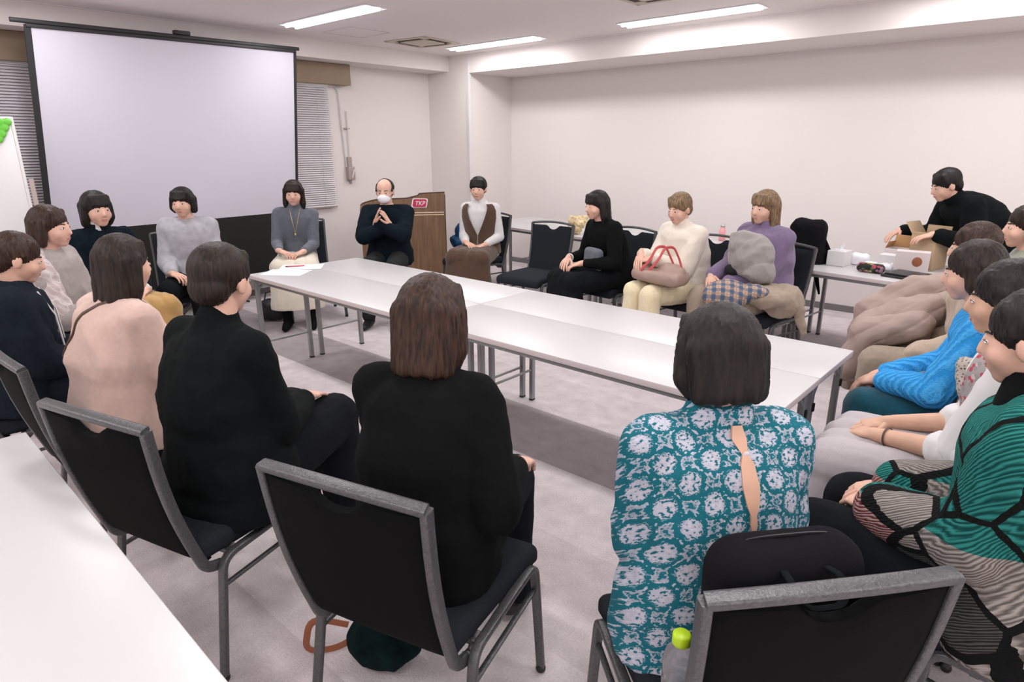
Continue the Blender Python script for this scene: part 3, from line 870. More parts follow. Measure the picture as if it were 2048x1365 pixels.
def make_chair(label, loc, rz):
    t = thing('banquet_chair', label, 'chair', (loc[0], loc[1], 0), rz)
    # front faces +y.  seat
    def crown(q):
        x, y, z = q
        k = max(0, 1 - (x / 0.22) ** 2) * max(0, 1 - (y / 0.225) ** 2)
        zz = z + (0.018 * k if z > 0 else -0.006 * k)
        if y > 0.12: zz -= (y - 0.12) ** 2 * 1.6
        return np.array([x * (1.0 + 0.04 * (y / 0.2)), y, zz])
    sb = MB(); sb.rbox((0, 0.025, 0.425), (0.445, 0.46, 0.068), 0.026, seg=4, div=8, fn=crown)
    obj('seat', sb, M['chair_fabric'], t)
    # back: frame in the plane through (y=-.19,z=.36) and (y=-.30,z=.86)
    def bp_(x, q, bow=True):   # q = 0..1 height along the back
        z = 0.36 + q * 0.50; y = -0.185 - 0.115 * q - 0.020 * math.sin(math.pi * q)
        if bow: y -= 0.022 * (1 - (x / 0.225) ** 2) * q
        return vec(x, y, z)
    def wq(q): return 0.205 + 0.018 * q
    left = [vec(-0.215, -0.085, 0.395), vec(-0.212, -0.13, 0.355), bp_(-0.207, 0.02, False)] + [bp_(-wq(q), q, False) for q in np.linspace(0.12, 1.0, 9)]
    left = fillet(left[:4], 0.035) + left[4:]
    topb = [bp_(x, 1.0) + vec(0, 0, 0.016 * (1 - (x / 0.225) ** 2)) for x in np.linspace(-0.20, 0.20, 13)]
    right = [vec(-p[0], p[1], p[2]) for p in left][::-1]
    fb = MB()
    fb.sweep(left, 0.020, 0.031, up=(0, 1, 0.2), n=12, e=5)
    fb.sweep(right, 0.020, 0.031, up=(0, 1, 0.2), n=12, e=5)
    fb.sweep([left[-1] + vec(-0.0, 0, 0.0)] + topb + [right[0]], 0.020, 0.031, up=(0, 1, 0.2), n=12, e=5)
    obj('back_frame', fb, M['frame_metal'], t)
    # pad with crescent hand hole at the top
    NX, NZ = 22, 26; pb = MB(); grid = {}
    def surf(i, j, f):
        a = -1 + 2 * i / NX; q = 0.045 + (0.952 - 0.045) * j / NZ
        hw = wq(q) - 0.008; x = a * hw
        top_cut = 0.968
        hole = 0.072 * math.sqrt(max(0, 1 - (x / 0.062) ** 2)) if abs(x) < 0.062 else 0.0
        qmax = top_cut - hole
        q = 0.045 + (qmax - 0.045) * j / NZ
        p = bp_(x, q); edge = min(1, min(1 - abs(a), min(j, NZ - j) / NZ * 2) * 9)
        bulge = (0.016 + 0.010 * math.sqrt(edge)) if f > 0 else -(0.004 + 0.006 * math.sqrt(edge))
        if q < 0.12: p = p + vec(0, (0.12 - q) * 0.25, -0.0)
        return p + vec(0, bulge, bulge * 0.22)
    v_, f_ = [], []
    for f in (1, -1):
        for j in range(NZ + 1):
            for i in range(NX + 1): v_.append(surf(i, j, f))
    n1 = (NX + 1) * (NZ + 1); W_ = NX + 1
    for j in range(NZ):
        for i in range(NX):
            a = j * W_ + i
            f_.append((a + 1, a, a + W_, a + W_ + 1)); f_.append((n1 + a, n1 + a + 1, n1 + a + W_ + 1, n1 + a + W_))
    per = [i for i in range(W_)] + [j * W_ + NX for j in range(1, NZ + 1)] + [NZ * W_ + i for i in range(NX - 1, -1, -1)] + [j * W_ for j in range(NZ - 1, 0, -1)]
    for k in range(len(per)):
        a, b_ = per[k], per[(k + 1) % len(per)]
        f_.append((a, b_, n1 + b_, n1 + a))
    front = MB(); front.v = [tuple(p) for p in v_]; front.f = f_
    front.m = [0] * len(f_)
    for k in range(NX * NZ): front.m[2 * k + 1] = 1
    for k in range(2 * NX * NZ, len(f_)): front.m[k] = 1
    obj('backrest', front, [M['chair_fabric'], M['chair_back']], t)
    # side frames
    for sg in (-1, 1):
        x = sg * 0.235
        fr_ = fillet([vec(x + sg * .012, 0.235, 0.012), vec(x, 0.205, 0.405), vec(x, 0.06, 0.402)], 0.045)
        a = MB(); a.sweep(fr_, 0.019, 0.026, up=(1, 0, 0), n=12, e=5); o = obj('leg', a, M['frame_metal'], t)
        gl = MB(); gl.cap((x + sg * .012, 0.235, 0.008), (x + sg * .012, 0.235, 0.014), 0.0155, 0.0155, n=12, k=3); obj('leg_tip', gl, M['black_plastic'], o)
        re_ = fillet([vec(x + sg * .012, -0.215, 0.012), vec(x, -0.150, 0.390), vec(x, 0.06, 0.402)], 0.045)
        a = MB(); a.sweep(re_, 0.019, 0.026, up=(1, 0, 0), n=12, e=5); o = obj('leg', a, M['frame_metal'], t)
        gl = MB(); gl.cap((x + sg * .012, -0.215, 0.008), (x + sg * .012, -0.215, 0.014), 0.0155, 0.0155, n=12, k=3); obj('leg_tip', gl, M['black_plastic'], o)
        s_ = MB(); s_.sweep([vec(x, 0.212, 0.315), vec(x, -0.163, 0.300)], 0.012, 0.016, up=(1, 0, 0), n=8, e=4); obj('stretcher', s_, M['frame_metal'], t)
    cr = MB()
    for y in (0.12, -0.11): cr.rbox((0, y, 0.385), (0.455, 0.022, 0.018), 0.004)
    obj('seat_support', cr, M['frame_metal'], t)
    return t


# ---------------------------------------------------------------- tables
def make_table(label, x0, y0, L, D, rz=0.0, brace_end=None, group=None, name='folding_table', org=None):
    """Origin at the table's own low corner (x0, y0); spans +L, +D."""
    t = thing(name, label, 'table', (x0, y0, 0), rz, group)
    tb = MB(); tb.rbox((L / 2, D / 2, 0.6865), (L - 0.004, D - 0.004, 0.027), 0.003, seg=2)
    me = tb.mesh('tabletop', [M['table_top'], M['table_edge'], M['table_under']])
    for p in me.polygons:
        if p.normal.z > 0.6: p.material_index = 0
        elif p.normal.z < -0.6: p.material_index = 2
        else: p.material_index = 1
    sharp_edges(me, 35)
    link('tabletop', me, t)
    rl = MB()
    for y in (0.03, D - 0.03): rl.rbox((L / 2, y, 0.662), (L - 0.10, 0.022, 0.022), 0.002)
    obj('rail', rl, M['table_leg'], t)
    for xe, sx in ((0.040, 1), (L - 0.040, -1)):
        for y in (0.045, D - 0.045):
            lg = MB(); lg.rbox((xe, y, 0.330), (0.026, 0.030, 0.648), 0.003); o = obj('leg', lg, M['table_leg'], t)
            tip = MB(); tip.rbox((xe, y, 0.006), (0.028, 0.032, 0.012), 0.003); obj('leg_tip', tip, M['black_plastic'], o)
            lk = MB(); lk.rbox((xe - sx * 0.016, y, 0.560), (0.010, 0.014, 0.035), 0.002); obj('latch', lk, M['black_plastic'], o)
            sy = 1 if y < D / 2 else -1
            gs = MB(); gs.sweep([vec(xe, y, 0.585), vec(xe, y + sy * 0.075, 0.655)], 0.018, 0.018, up=(1, 0, 0), n=8); obj('brace', gs, M['table_leg'], t)
        hd = MB(); hd.rbox((xe, D / 2, 0.660), (0.028, D - 0.06, 0.022), 0.003); obj('end_rail', hd, M['table_leg'], t)
        st = MB(); st.cap((xe, 0.045, 0.205), (xe, D - 0.045, 0.205), 0.0075, 0.0075, n=10); obj('stretcher', st, M['table_leg'], t)
    return t


# ================================================================ ROOM
def slab(name, lo, hi, mat):
    mb = MB(); c = [(a + b_) / 2 for a, b_ in zip(lo, hi)]; s = [b_ - a for a, b_ in zip(lo, hi)]
    x, y, z = [v / 2 for v in s]
    vs = [(c[0] + i * x, c[1] + j * y, c[2] + k * z) for i in (-1, 1) for j in (-1, 1) for k in (-1, 1)]
    mb.add(vs, [(0, 1, 3, 2), (4, 6, 7, 5), (0, 4, 5, 1), (2, 3, 7, 6), (0, 2, 6, 4), (1, 5, 7, 3)])
    return struct(name, mb, M[mat])


slab('floor', (XL - .2, YN - .2, -0.10), (XR + .2, YB + .2, 0.0), 'carpet')
slab('ceiling', (XL - .2, YN - .2, ZC), (XR + .2, YB + .2, ZC + 0.12), 'ceiling')
slab('wall_left', (XL - 0.15, YN - .15, 0), (XL, YB + .15, ZC), 'wall')
slab('wall_back', (XL, YB, 0), (XR, YB + 0.15, ZC), 'wall')
slab('wall_right', (XR, YN - .15, 0), (XR + 0.15, YB + .15, ZC), 'wall')
slab('wall_front', (XL, YN - 0.15, 0), (XR, YN, ZC), 'wall')
slab('wall_column', (XL, 3.765, 0), (-1.588, YB, ZC), 'wall')
slab('beam_left', (XL, YN, 2.405), (-1.915, 3.765, ZC), 'wall')
slab('beam_back', (-1.588, 3.765, 2.37), (XR, YB, ZC), 'wall')
slab('baseboard_back', (-1.588, YB - 0.008, 0), (XR, YB, 0.062), 'baseboard')
slab('baseboard_left', (XL, YN, 0), (XL + 0.008, 3.765, 0.062), 'baseboard')
slab('trim_1', (-1.588, 3.748, 0.0), (-1.560, 3.790, ZC), 'white_metal')
# thin shadow joint where the ceiling panel meets the beams
slab('trim_2', (-1.915, 3.745, ZC - 0.006), (XR, 3.765, ZC), 'ceiling')
slab('trim_3', (-1.915, YN, ZC - 0.006), (-1.897, 3.765, ZC), 'ceiling')
slab('window_1', (XL, -2.4, 0.90), (XL + 0.02, 2.22, 2.20), 'window_glass')
# ceiling access hatch
hm = MB()
for (a, b_) in (((-1.50, 1.75), (-1.50, 2.20)), ((-1.05, 1.75), (-1.05, 2.20)), ((-1.50, 1.75), (-1.05, 1.75)), ((-1.50, 2.20), (-1.05, 2.20))):
    hm.sweep([vec(a[0], a[1], ZC - 0.001), vec(b_[0], b_[1], ZC - 0.001)], 0.008, 0.004, up=(0, 0, 1), n=6)
h_o = struct('trim_4', hm, M['table_edge'])

# ceiling lights: recessed trough with two lit tubes
def ceiling_light(x, y, label, grp):
    t = thing('ceiling_light', label, 'ceiling light', (x, y, ZC), 0, grp)
    fm = MB(); L_, W_ = 1.27, 0.22
    for sg in (-1, 1):
        fm.rbox((0, sg * W_ / 2, -0.004), (L_, 0.012, 0.008), 0.002); fm.rbox((sg * L_ / 2, 0, -0.004), (0.012, W_, 0.008), 0.002)
    obj('frame', fm, M['fixture_inner'], t)
    rf = MB(); rf.rbox((0, 0, -0.0025), (L_ - 0.01, W_ - 0.01, 0.003), 0.001); obj('reflector', rf, M['fixture_inner'], t)
    for sg in (-1, 1):
        tb = MB(); tb.cap((-L_ / 2 + 0.03, sg * 0.048, -0.012), (L_ / 2 - 0.03, sg * 0.048, -0.012), 0.014, 0.014, n=12); obj('tube', tb, M['tube_light'], t)
    ld = bpy.data.lights.new('lamp', 'AREA'); ld.shape = 'RECTANGLE'; ld.size = 1.2; ld.size_y = 0.2; ld.energy = LAMP_W; ld.color = (1.0, 0.985, 0.98)
    lo = bpy.data.objects.new('lamp_light', ld); C.objects.link(lo); lo.parent = t; lo.location = (0, 0, -0.032)
    return t


names = {(0, 1): 'recessed ceiling light over the left end of the white tables', (0, 0): 'recessed ceiling light nearest the white corner column',
         (1, 0): 'recessed ceiling light over the row beside the long white wall'}
ORD = ['first', 'second', 'third', 'fourth', 'fifth']
for i, x in enumerate(LIGHT_X):
    for j, y in enumerate(LIGHT_Y):
        ceiling_light(x + (0.0 if i else 0.0), y, names.get((i, j), 'recessed ceiling light out of view, %s column from screen, %s row from wall' % (ORD[i], ORD[j])), 'recessed ceiling lights')

def cassette(x, y, rz, label):
    t = thing('air_vent', label, 'air vent', (x, y, ZC), rz)
    p = MB()
    for k in range(4):
        a = k * math.pi / 2; Rm = rotz(a)
        p.rbox(Rm @ vec(0, 0.262, -0.005), (0.56, 0.040, 0.010), 0.004, rot=Rm)
        p.rbox(Rm @ vec(0.215, 0.215, -0.006), (0.08, 0.08, 0.012), 0.003, rot=Rm)
    p.rbox((0, 0, -0.007), (0.33, 0.33, 0.014), 0.006)
    obj('panel', p, M['vent'], t)
    for k in range(4):
        Rm = rotz(k * math.pi / 2); s = MB(); s.rbox(Rm @ vec(0, 0.208, -0.003), (0.34, 0.078, 0.004), 0.001, rot=Rm); obj('slot', s, M['dark_gap'], t)
cassette(-1.27, 2.80, R_(8), 'cream four-way air vent on the ceiling near the column')
cassette(-0.244, 0.36, R_(4), 'cream air vent panel cut by the top edge, above the screen')
cassette(1.66, 2.40, 0, 'cream air vent just peeping in beside the far ceiling light')

# window blinds and pelmet
def blind(y0, y1, label):
    t = thing('window_blind', label, 'window blind', (XL + 0.045, (y0 + y1) / 2, 0)); w = y1 - y0
    sm_ = MB(); n = 56
    for k in range(n):
        z = 0.895 + k * (2.165 - 0.895) / (n - 1)
        sm_.add([(-0.011, -w / 2, z + 0.0108), (0.011, -w / 2, z - 0.0108), (0.011, w / 2, z - 0.0108), (-0.011, w / 2, z + 0.0108),
                 (-0.012, -w / 2, z + 0.0096), (0.010, -w / 2, z - 0.0120), (0.010, w / 2, z - 0.0120), (-0.012, w / 2, z + 0.0096)],
                [(0, 1, 2, 3), (7, 6, 5, 4), (0, 4, 5, 1), (3, 2, 6, 7), (1, 5, 6, 2), (0, 3, 7, 4)])
    obj('slats', sm_, M['blind'], t, smooth=False)
    b_ = MB(); b_.rbox((0, 0, 0.876), (0.026, w, 0.016), 0.003); obj('bottom_rail', b_, M['taupe'], t)
    b_ = MB(); b_.rbox((0, 0, 2.182), (0.03, w, 0.030), 0.003); obj('head_rail', b_, M['white_metal'], t)
    for yy in (-w / 2 + 0.15, w / 2 - 0.15):
        b_ = MB(); b_.cap((0.014, yy, 0.88), (0.014, yy, 2.18), 0.0015, 0.0015, n=6, k=2); obj('ladder_cord', b_, M['white_metal'], t)
blind(0.60, 2.25, 'white slatted window blind to the right of the projection screen')
blind(-2.35, 0.58, 'white slatted window blind behind the left side of the projection screen')
pm = MB(); pm.rbox((XL + 0.062, 0.05, 2.296), (0.122, 4.92, 0.212), 0.003)
tag(obj('pelmet', pm, M['pelmet']), 'long tan box pelmet over the window blinds', 'pelmet')

# conduit and switch box on the screen wall
t = thing('conduit', 'white cable conduits with a taupe control box right of the blind', 'conduit', (XL, 2.45, 1.2))
c_ = MB(); c_.sweep(fillet([vec(0.018, -0.24, 0.985), vec(0.018, -0.05, 0.985), vec(0.018, -0.01, 0.10)], 0.10), 0.018, 0.018, up=(1, 0, 0), n=10, e=2); obj('pipe', c_, M['white_metal'], t)
c_ = MB(); c_.sweep([vec(0.018, 0.045, 0.72), vec(0.018, 0.045, 0.17)], 0.016, 0.016, up=(1, 0, 0), n=10, e=2); obj('pipe', c_, M['white_metal'], t)
c_ = MB(); c_.rbox((0.014, 0.02, 0.535), (0.022, 0.10, 0.014), 0.003); obj('clip', c_, M['taupe'], t)
c_ = MB(); c_.rbox((0.025, 0.022, 0.155), (0.045, 0.055, 0.13), 0.006); c_.rbox((0.035, 0.026, 0.035), (0.065, 0.090, 0.15), 0.008); obj('control_box', c_, M['taupe'], t)
c_ = MB(); c_.cap((0.075, 0.02, -0.01), (0.080, 0.045, 0.07), 0.009, 0.009); obj('lever', c_, M['white_metal'], t)
c_ = MB(); c_.cap((0.03, 0.02, -0.05), (0.03, 0.025, -0.075), 0.016, 0.012); obj('knob', c_, M['taupe'], t)

# projection screen: the cloth leans with its head towards the room
t = thing('projection_screen', 'large portable projection screen with black border leaning before the window', 'projection screen', (-1.83, 0.5, 0))
A, B_ = vec(0.13, -1.045, 2.392), vec(0.13, 1.045, 2.418)     # top corners (local)
C_, D_ = vec(-0.12, 1.045, 0.890), vec(-0.12, -1.115, 0.880)
A2, B2 = A, B_
def quad_slab(name, pts, th, mat):
    mb = MB(); n_ = unit(np.cross(pts[1] - pts[0], pts[3] - pts[0])); v = [p for p in pts] + [p - n_ * th for p in pts]
    mb.add(v, [(0, 1, 2, 3), (7, 6, 5, 4), (0, 4, 5, 1), (1, 5, 6, 2), (2, 6, 7, 3), (3, 7, 4, 0)])
    return obj(name, mb, M[mat], t, smooth=False)
dn_l, dn_r = unit(D_ - A), unit(C_ - B_)
quad_slab('cloth', [A, D_, C_, B_], 0.004, 'screen_white')
off = vec(0.004, 0, 0)
quad_slab('side_border', [A + vec(0, -0.042, 0) + off, D_ + vec(0, -0.042, 0) + off, D_ + vec(0, 0.0, 0) + off, A + off], 0.012, 'screen_frame')
quad_slab('side_border', [B_ + off, C_ + off, C_ + vec(0, 0.028, 0) + off, B_ + vec(0, 0.028, 0) + off], 0.012, 'screen_frame')
lowl, lowr = D_ + dn_l * 0.62, C_ + dn_r * 0.62
quad_slab('skirt', [D_ + vec(0, -0.042, 0), lowl + vec(0, -0.042, 0), lowr + vec(0, 0.028, 0), C_ + vec(0, 0.028, 0)], 0.006, 'screen_skirt')
tb = MB(); tb.sweep([A + vec(0, -0.12, 0.022), B_ + vec(0, 0.055, 0.018)], 0.03, 0.030, up=(0, 0, 1), n=12, e=5); tb.sweep([A + vec(0.006, -0.03, -0.006), B_ + vec(0.006, 0.02, -0.006)], 0.014, 0.026, up=(0, 0, 1), n=12, e=5); obj('top_bar', tb, M['screen_frame'], t)
hk = MB(); hk.rbox((A + B_) / 2 + vec(-0.005, 0.02, 0.052), (0.05, 0.13, 0.032), 0.006); obj('hook', hk, M['screen_frame'], t)
cs = MB(); cs.rbox((lowl + lowr) / 2 + vec(0, 0, -0.03), (0.08, 2.28, 0.075), 0.02); obj('case', cs, M['table_leg'], t)
po = MB(); po.cap((-0.24, 0.0, 0.06), (0.062, 0.0, 2.40), 0.014, 0.014); obj('pole', po, M['screen_frame'], t)
for a in (200, 320, 90):
    lg = MB(); lg.cap((-0.19, 0, 0.20), (-0.19 + 0.20 * math.cos(R_(a)) * (0.9 if a == 90 else 1), 0.45 * math.sin(R_(a)), 0.014), 0.010, 0.010); obj('leg', lg, M['screen_frame'], t)

# whiteboard slice at far left
t = thing('whiteboard', 'standing whiteboard cut by the left edge of the picture', 'whiteboard', (-1.55, -1.335, 0), R_(-12))
w_ = MB(); w_.rbox((0, 0, 1.24), (0.022, 1.00, 0.98), 0.004); obj('board', w_, M['whiteboard'], t)
w_ = MB()
for yy in (-0.51, 0.51): w_.rbox((0, yy, 1.24), (0.028, 0.02, 1.0), 0.004)
for zz in (0.74, 1.74): w_.rbox((0, 0, zz), (0.028, 1.04, 0.02), 0.004)
obj('frame', w_, M['white_metal'], t)
for yy in (-0.545, 0.545):
    w_ = MB(); w_.rbox((0, yy, 0.70), (0.03, 0.03, 1.26), 0.005); obj('post', w_, M['taupe'], t)
    w_ = MB(); w_.rbox((0, yy, 0.05), (0.55, 0.03, 0.03), 0.005); obj('foot', w_, M['taupe'], t)
g_ = MB(); pts = [(0, 0), (-.045, 0), (-.09, 0), (-.135, 0), (-.022, -.04), (-.067, -.04), (-.112, -.04), (-.045, -.08), (-.09, -.08), (-.067, -.115)]
for (a, c) in pts: g_.ell((0.0, 0.485 + a, 1.715 + c), (0.008, 0.026, 0.026), n=14, k=8)
g_o = fuse('grape_magnet', g_, M['green_sticker'], 0.006, 1); g_o.location = (-1.525, -1.340, 0); g_o.rotation_euler = (0, 0, R_(-12))
tag(g_o, 'bright green bunch-shaped cutout on the whiteboard top', 'decoration')

# ================================================================ TABLES
G_ = 'white folding tables pushed together in the middle'
TL, TD = 1.8145, 0.4575
for ix, iy, lab in ((0, 0, 'white folding table of the centre group, near row, left end, papers on it'), (1, 0, 'white folding table of the centre group, near row, right end, nearest the camera'),
                    (0, 1, 'white folding table of the centre group, far row, left end before the lectern'), (1, 1, 'white folding table of the centre group, far row, right end by the blue sweater')):
    make_table(lab, ix * TL, iy * TD, TL, TD, 0, group=G_)
a_ = R_(-7.7); ux_, uy_ = vec(math.cos(a_), math.sin(a_)), vec(-math.sin(a_), math.cos(a_))
o_ = vec(-0.968, 3.220)
labs = {(0, 0): 'white side table behind the empty chair, front row, left end', (1, 0): 'white side table behind the seated women, front row, middle', (2, 0): 'white side table carrying the laptop and boxes, front row, right end',
        (0, 1): 'white side table by the long wall, back row, left end', (1, 1): 'white side table by the long wall, back row, middle with pink bottle', (2, 1): 'white side table by the long wall, back row, right end'}
for (i, j), lab in labs.items():
    q = o_ + ux_ * 1.8 * i + uy_ * 0.455 * j
    make_table(lab, q[0], q[1], 1.8, 0.455, a_, group='white side tables along the long wall')
make_table('large white table corner in the near left foreground', 1.897, -2.12, 1.8, 0.445, R_(-1.2), group=None)

# ================================================================ CHAIRS
CH = {
    'G': ((3.100, -1.080), 15.5, 'black banquet chair, near centre, under the black-cardigan person with brown hair'),
    'F': ((2.284, -1.310), 15.3, 'black banquet chair with silver rim under the woman in the black jacket'),
    'D': ((1.560, -1.330), 0.0, 'black banquet chair behind the near left table corner, under the pink sweater'),
    'B': ((0.860, -1.430), -4.0, 'banquet chair under the person in the navy hoodie, far left'),
    'H': ((3.842, -0.825), 50.0, 'black banquet chair with a backpack on it, nearest the camera at right'),
    'E0': ((0.670, 2.300), 184.0, 'empty charcoal banquet chair between the brown vest and black cardigan women'),
    'R': ((-0.330, 2.570), 180.0, 'charcoal banquet chair under the woman in the brown vest'),
    'S': ((1.390, 2.430), 173.0, 'black banquet chair under the woman leaning forward in black'),
    'T': ((2.140, 2.430), 176.0, 'black banquet chair under the woman in the cream sweater'),
    'U': ((2.650, 2.385), 171.0, 'black banquet chair under the woman in the purple jacket'),
    'P': ((-1.090, 1.140), -110.0, 'black banquet chair under the woman in the slate knit'),
    'E': ((-1.080, -0.020), -118.0, 'banquet chair before the screen, under the person in light grey'),
    'C': ((-0.860, -0.720), -84.0, 'banquet chair with a dark coat, under the person in the ochre skirt'),
    'A': ((0.060, -1.220), -38.0, 'banquet chair under the person in warm grey with the checked shawl'),
    'I': ((4.420, -0.230), 84.0, 'banquet chair in the bottom right corner under the patchwork sweater'),
    'N': ((4.420, 0.300), 90.0, 'banquet chair under the person in the pale grey skirt'),
    'M': ((4.330, 0.860), 90.0, 'banquet chair under the person in the sky-blue cable sweater'),
    'L': ((4.200, 1.560), 96.0, 'banquet chair under the person holding the taupe padded coat'),
    'K': ((4.300, 2.220), 108.0, 'banquet chair under the person in the sage cardigan, far right'),
}
proto = None
for k, (p, rz, lab) in CH.items():
    if proto is None:
        proto = make_chair(lab, p, R_(rz)); c = proto
    else:
        c = copy_tree(proto); c.location = (p[0], p[1], 0); c.rotation_euler = (0, 0, R_(rz)); c['label'] = lab
    c['group'] = 'banquet chairs around the tables'
st_ = thing('stool', 'dark round stool under the man with the face mask', 'stool', (-0.60, 1.66, 0), 0)
m_ = MB(); m_.loft([((0, 0, z), (1, 0, 0), (0, 1, 0), r, r) for z, r in ((0.40, .15), (0.41, .17), (0.44, .175), (0.455, .165))], n=28, e=2); obj('seat', m_, M['black_fabric'], st_)
for k in range(4):
    a = k * math.pi / 2 + .7; m_ = MB(); m_.cap((0.11 * math.cos(a), 0.11 * math.sin(a), 0.40), (0.19 * math.cos(a), 0.19 * math.sin(a), 0.012), 0.011, 0.010); obj('leg', m_, M['frame_metal'], st_)

# lectern
t = thing('lectern', 'wide walnut lectern with a red and white badge behind the masked man', 'lectern', (-1.50, 2.03, 0), math.atan2(2.74 - 2.03, -0.95 + 1.50))
W0 = 0.90
poly = [(0, 0), (W0, 0), (W0, 1.060)]
for x in np.linspace(W0, W0 * 0.70, 6)[1:]: poly.append((x, 1.060 - 0.010 * ((W0 - x) / (W0 * .3)) ** 2 - 0.001))
poly += [(W0 * 0.68, 1.030), (W0 * 0.55, 1.004), (W0 * 0.35, 1.000)] + [(W0 * q, 1.000 - 0.055 * ((0.30 - q) / 0.30) ** 2.2) for q in (0.22, 0.14, 0.07, 0.03)] + [(0.008, 0.935), (0, 0.90)]
m_ = MB(); m_.prism(poly, 0, 0.03, fn=lambda p: (p[0], p[2] - 0.03, p[1])); obj('front_panel', m_, M['wood'], t, smooth=False)
for x in (0.012, W0 - 0.012):
    m_ = MB(); m_.rbox((x, 0.20, 0.45 if x < .1 else 0.50), (0.024, 0.38, 0.88 if x < .1 else 0.98), 0.003); obj('side_panel', m_, M['wood'], t)
m_ = MB(); m_.rbox((W0 / 2, 0.22, 0.86), (W0 - 0.05, 0.34, 0.025), 0.003); obj('shelf', m_, M['wood'], t)
m_ = MB(); m_.sweep([vec(x, -0.015, z + 0.006) for x, z in poly[2:-1]], 0.010, 0.034, up=(0, 1, 0), n=8); m_.rbox((W0, -0.015, 0.52), (0.010, 0.034, 1.04), 0.002); obj('edging', m_, M['wood_edge'], t)
for z in (0.855, 0.830):
    m_ = MB(); m_.rbox((W0 / 2, -0.0315, z), (W0 - 0.03, 0.003, 0.009), 0.001); obj('inlay_line', m_, M['gold_line'], t)
# badge: rounded slanted shield with TKP lettering
def badge(mat, sc, y):
    m_ = MB(); pl = []
    for (cx, cz, a0) in ((0.070, 0.030, 0), (-0.060, 0.034, 90), (-0.072, -0.026, 180), (0.058, -0.030, 270)):
        for a in np.linspace(a0, a0 + 90, 6): pl.append(((cx + 0.018 * math.cos(R_(a))) * sc + 0.0, (cz + 0.018 * math.sin(R_(a))) * sc))
    m_.prism(pl, 0, 0.003, fn=lambda p: (W0 * 0.70 + p[0], y - p[2], 0.955 + p[1]))
    return obj('badge', m_, M[mat], t, smooth=False)
badge('logo_white', 1.0, -0.030); badge('logo_red', 0.86, -0.0335)
cu = bpy.data.curves.new('lettering', 'FONT'); cu.body = 'TKP'; cu.size = 0.060; cu.extrude = 0.001; cu.align_x = 'CENTER'; cu.align_y = 'CENTER'; cu.shear = 0.25; cu.offset = 0.0006
co_ = bpy.data.objects.new('lettering', cu); C.objects.link(co_); co_.parent = t; cu.materials.append(M['logo_white'])
co_.location = (W0 * 0.70, -0.038, 0.953); co_.rotation_euler = (R_(90), 0, 0)
me_ = bpy.data.meshes.new_from_object(co_.evaluated_get(bpy.context.evaluated_depsgraph_get())); bpy.data.objects.remove(co_)
lo_ = link('lettering', me_, t); lo_.location = (W0 * 0.70, -0.038, 0.953); lo_.rotation_euler = (R_(90), 0, 0)

# ================================================================ PEOPLE
LAP = lambda y, z, dx=0.0: dict(R=((0.098 + dx, y, z + 0.030), (-0.80, 0.55, -0.22), (0.1, -0.15, -1.0)), L=((-0.098 + dx, y - 0.015, z + 0.012), (0.80, 0.58, -0.18), (0.0, -0.1, -1.0)))
PE = {}
def mk(k, *a, **kw):
    PE[k] = person(*a, **kw)
    return PE[k]


mk('G', 'person with shoulder-length brown hair in a black cardigan, back to camera', (3.110, -1.070), 112, s=0.985, girth=0.95, lean=4, head=(-4, 12), hands=dict(R=((0.175, 0.215, 0.680), (-0.10, 0.95, -0.25), (0, -0.2, -1)), L=((-0.10, 0.33, 0.65), (0.7, 0.7, -0.1), (0, -0.2, -1))), knee=(0.09, 0.41, 0.53),
   top=dict(mat='knit_black', g=0.026, loose=0.022, hem=-0.10, tail=0.72, sr=0.030, cuffk=.5, name='cardigan', folds=.005), bottom=dict(kind='trousers', mat='trouser_black', g=.022, hemr=.02), hair=dict(style='bob', mat='hair_brown', len=0.125))
mk('F', 'person in a black collared jacket and trousers, hands crossed on the knee', (2.335, -1.235), 113, s=1.02, lean=2, twist=-14, head=(-3, 10), hands=dict(R=((0.085, 0.290, 0.690), (-0.25, 0.93, -0.22), (0.1, -0.2, -1)), L=((-0.08, 0.27, 0.670), (0.75, 0.66, -0.1), (0, -0.1, -1)), curl=.15), knee=(0.10, 0.43, 0.56), skin='skin',
   top=dict(mat='jacket_black', sleeve=.86, g=0.030, loose=0.020, hem=-0.12, flare=0.01, sr=0.032, neck='high', name='jacket', folds=.005, tail=.25), bottom=dict(kind='trousers', mat='trouser_black', g=.034, hemr=.035), hair=dict(style='short', mat='hair_dark'))
mk('H', 'person in a teal medallion-print blouse seen from behind, neckline slit', (3.762, -0.812), 137, s=0.97, girth=0.93, lean=-1, head=(-4, 14), hands=LAP(0.28, 0.66, 0.06), knees={1: (0.20, 0.40, 0.53), -1: (0.02, 0.42, 0.53)}, feet={1: (0.22, 0.40, 0.075), -1: (0.02, 0.44, 0.075)}, skin='skin_b',
   top=dict(mat='blouse', g=0.030, loose=0.020, hem=-0.11, flare=0.01, sr=0.034, cuffk=.4, neck='collar', name='blouse', folds=.006, ff=20, sleeve=.8), bottom=dict(kind='trousers', mat='trouser_black', g=.03), hair=dict(style='bob', mat='hair_black', len=.075))
mk('D', 'person with a dark bob in a pale pink sweater and crossbody strap', (1.600, -1.300), 97, s=0.975, lean=5, twist=0, head=(-8, 8), hands=LAP(0.33, 0.63), elbow=(0.50, -0.30, -0.8),
   top=dict(mat='pink', g=0.028, loose=0.030, hem=-0.10, sr=0.036, name='sweater', folds=.010, ff=17), bottom=dict(kind='skirt', mat='cream_skirt', w=.03, hemz=0.06, flare=.06), hair=dict(style='bob', mat='hair_dark', len=0.15))
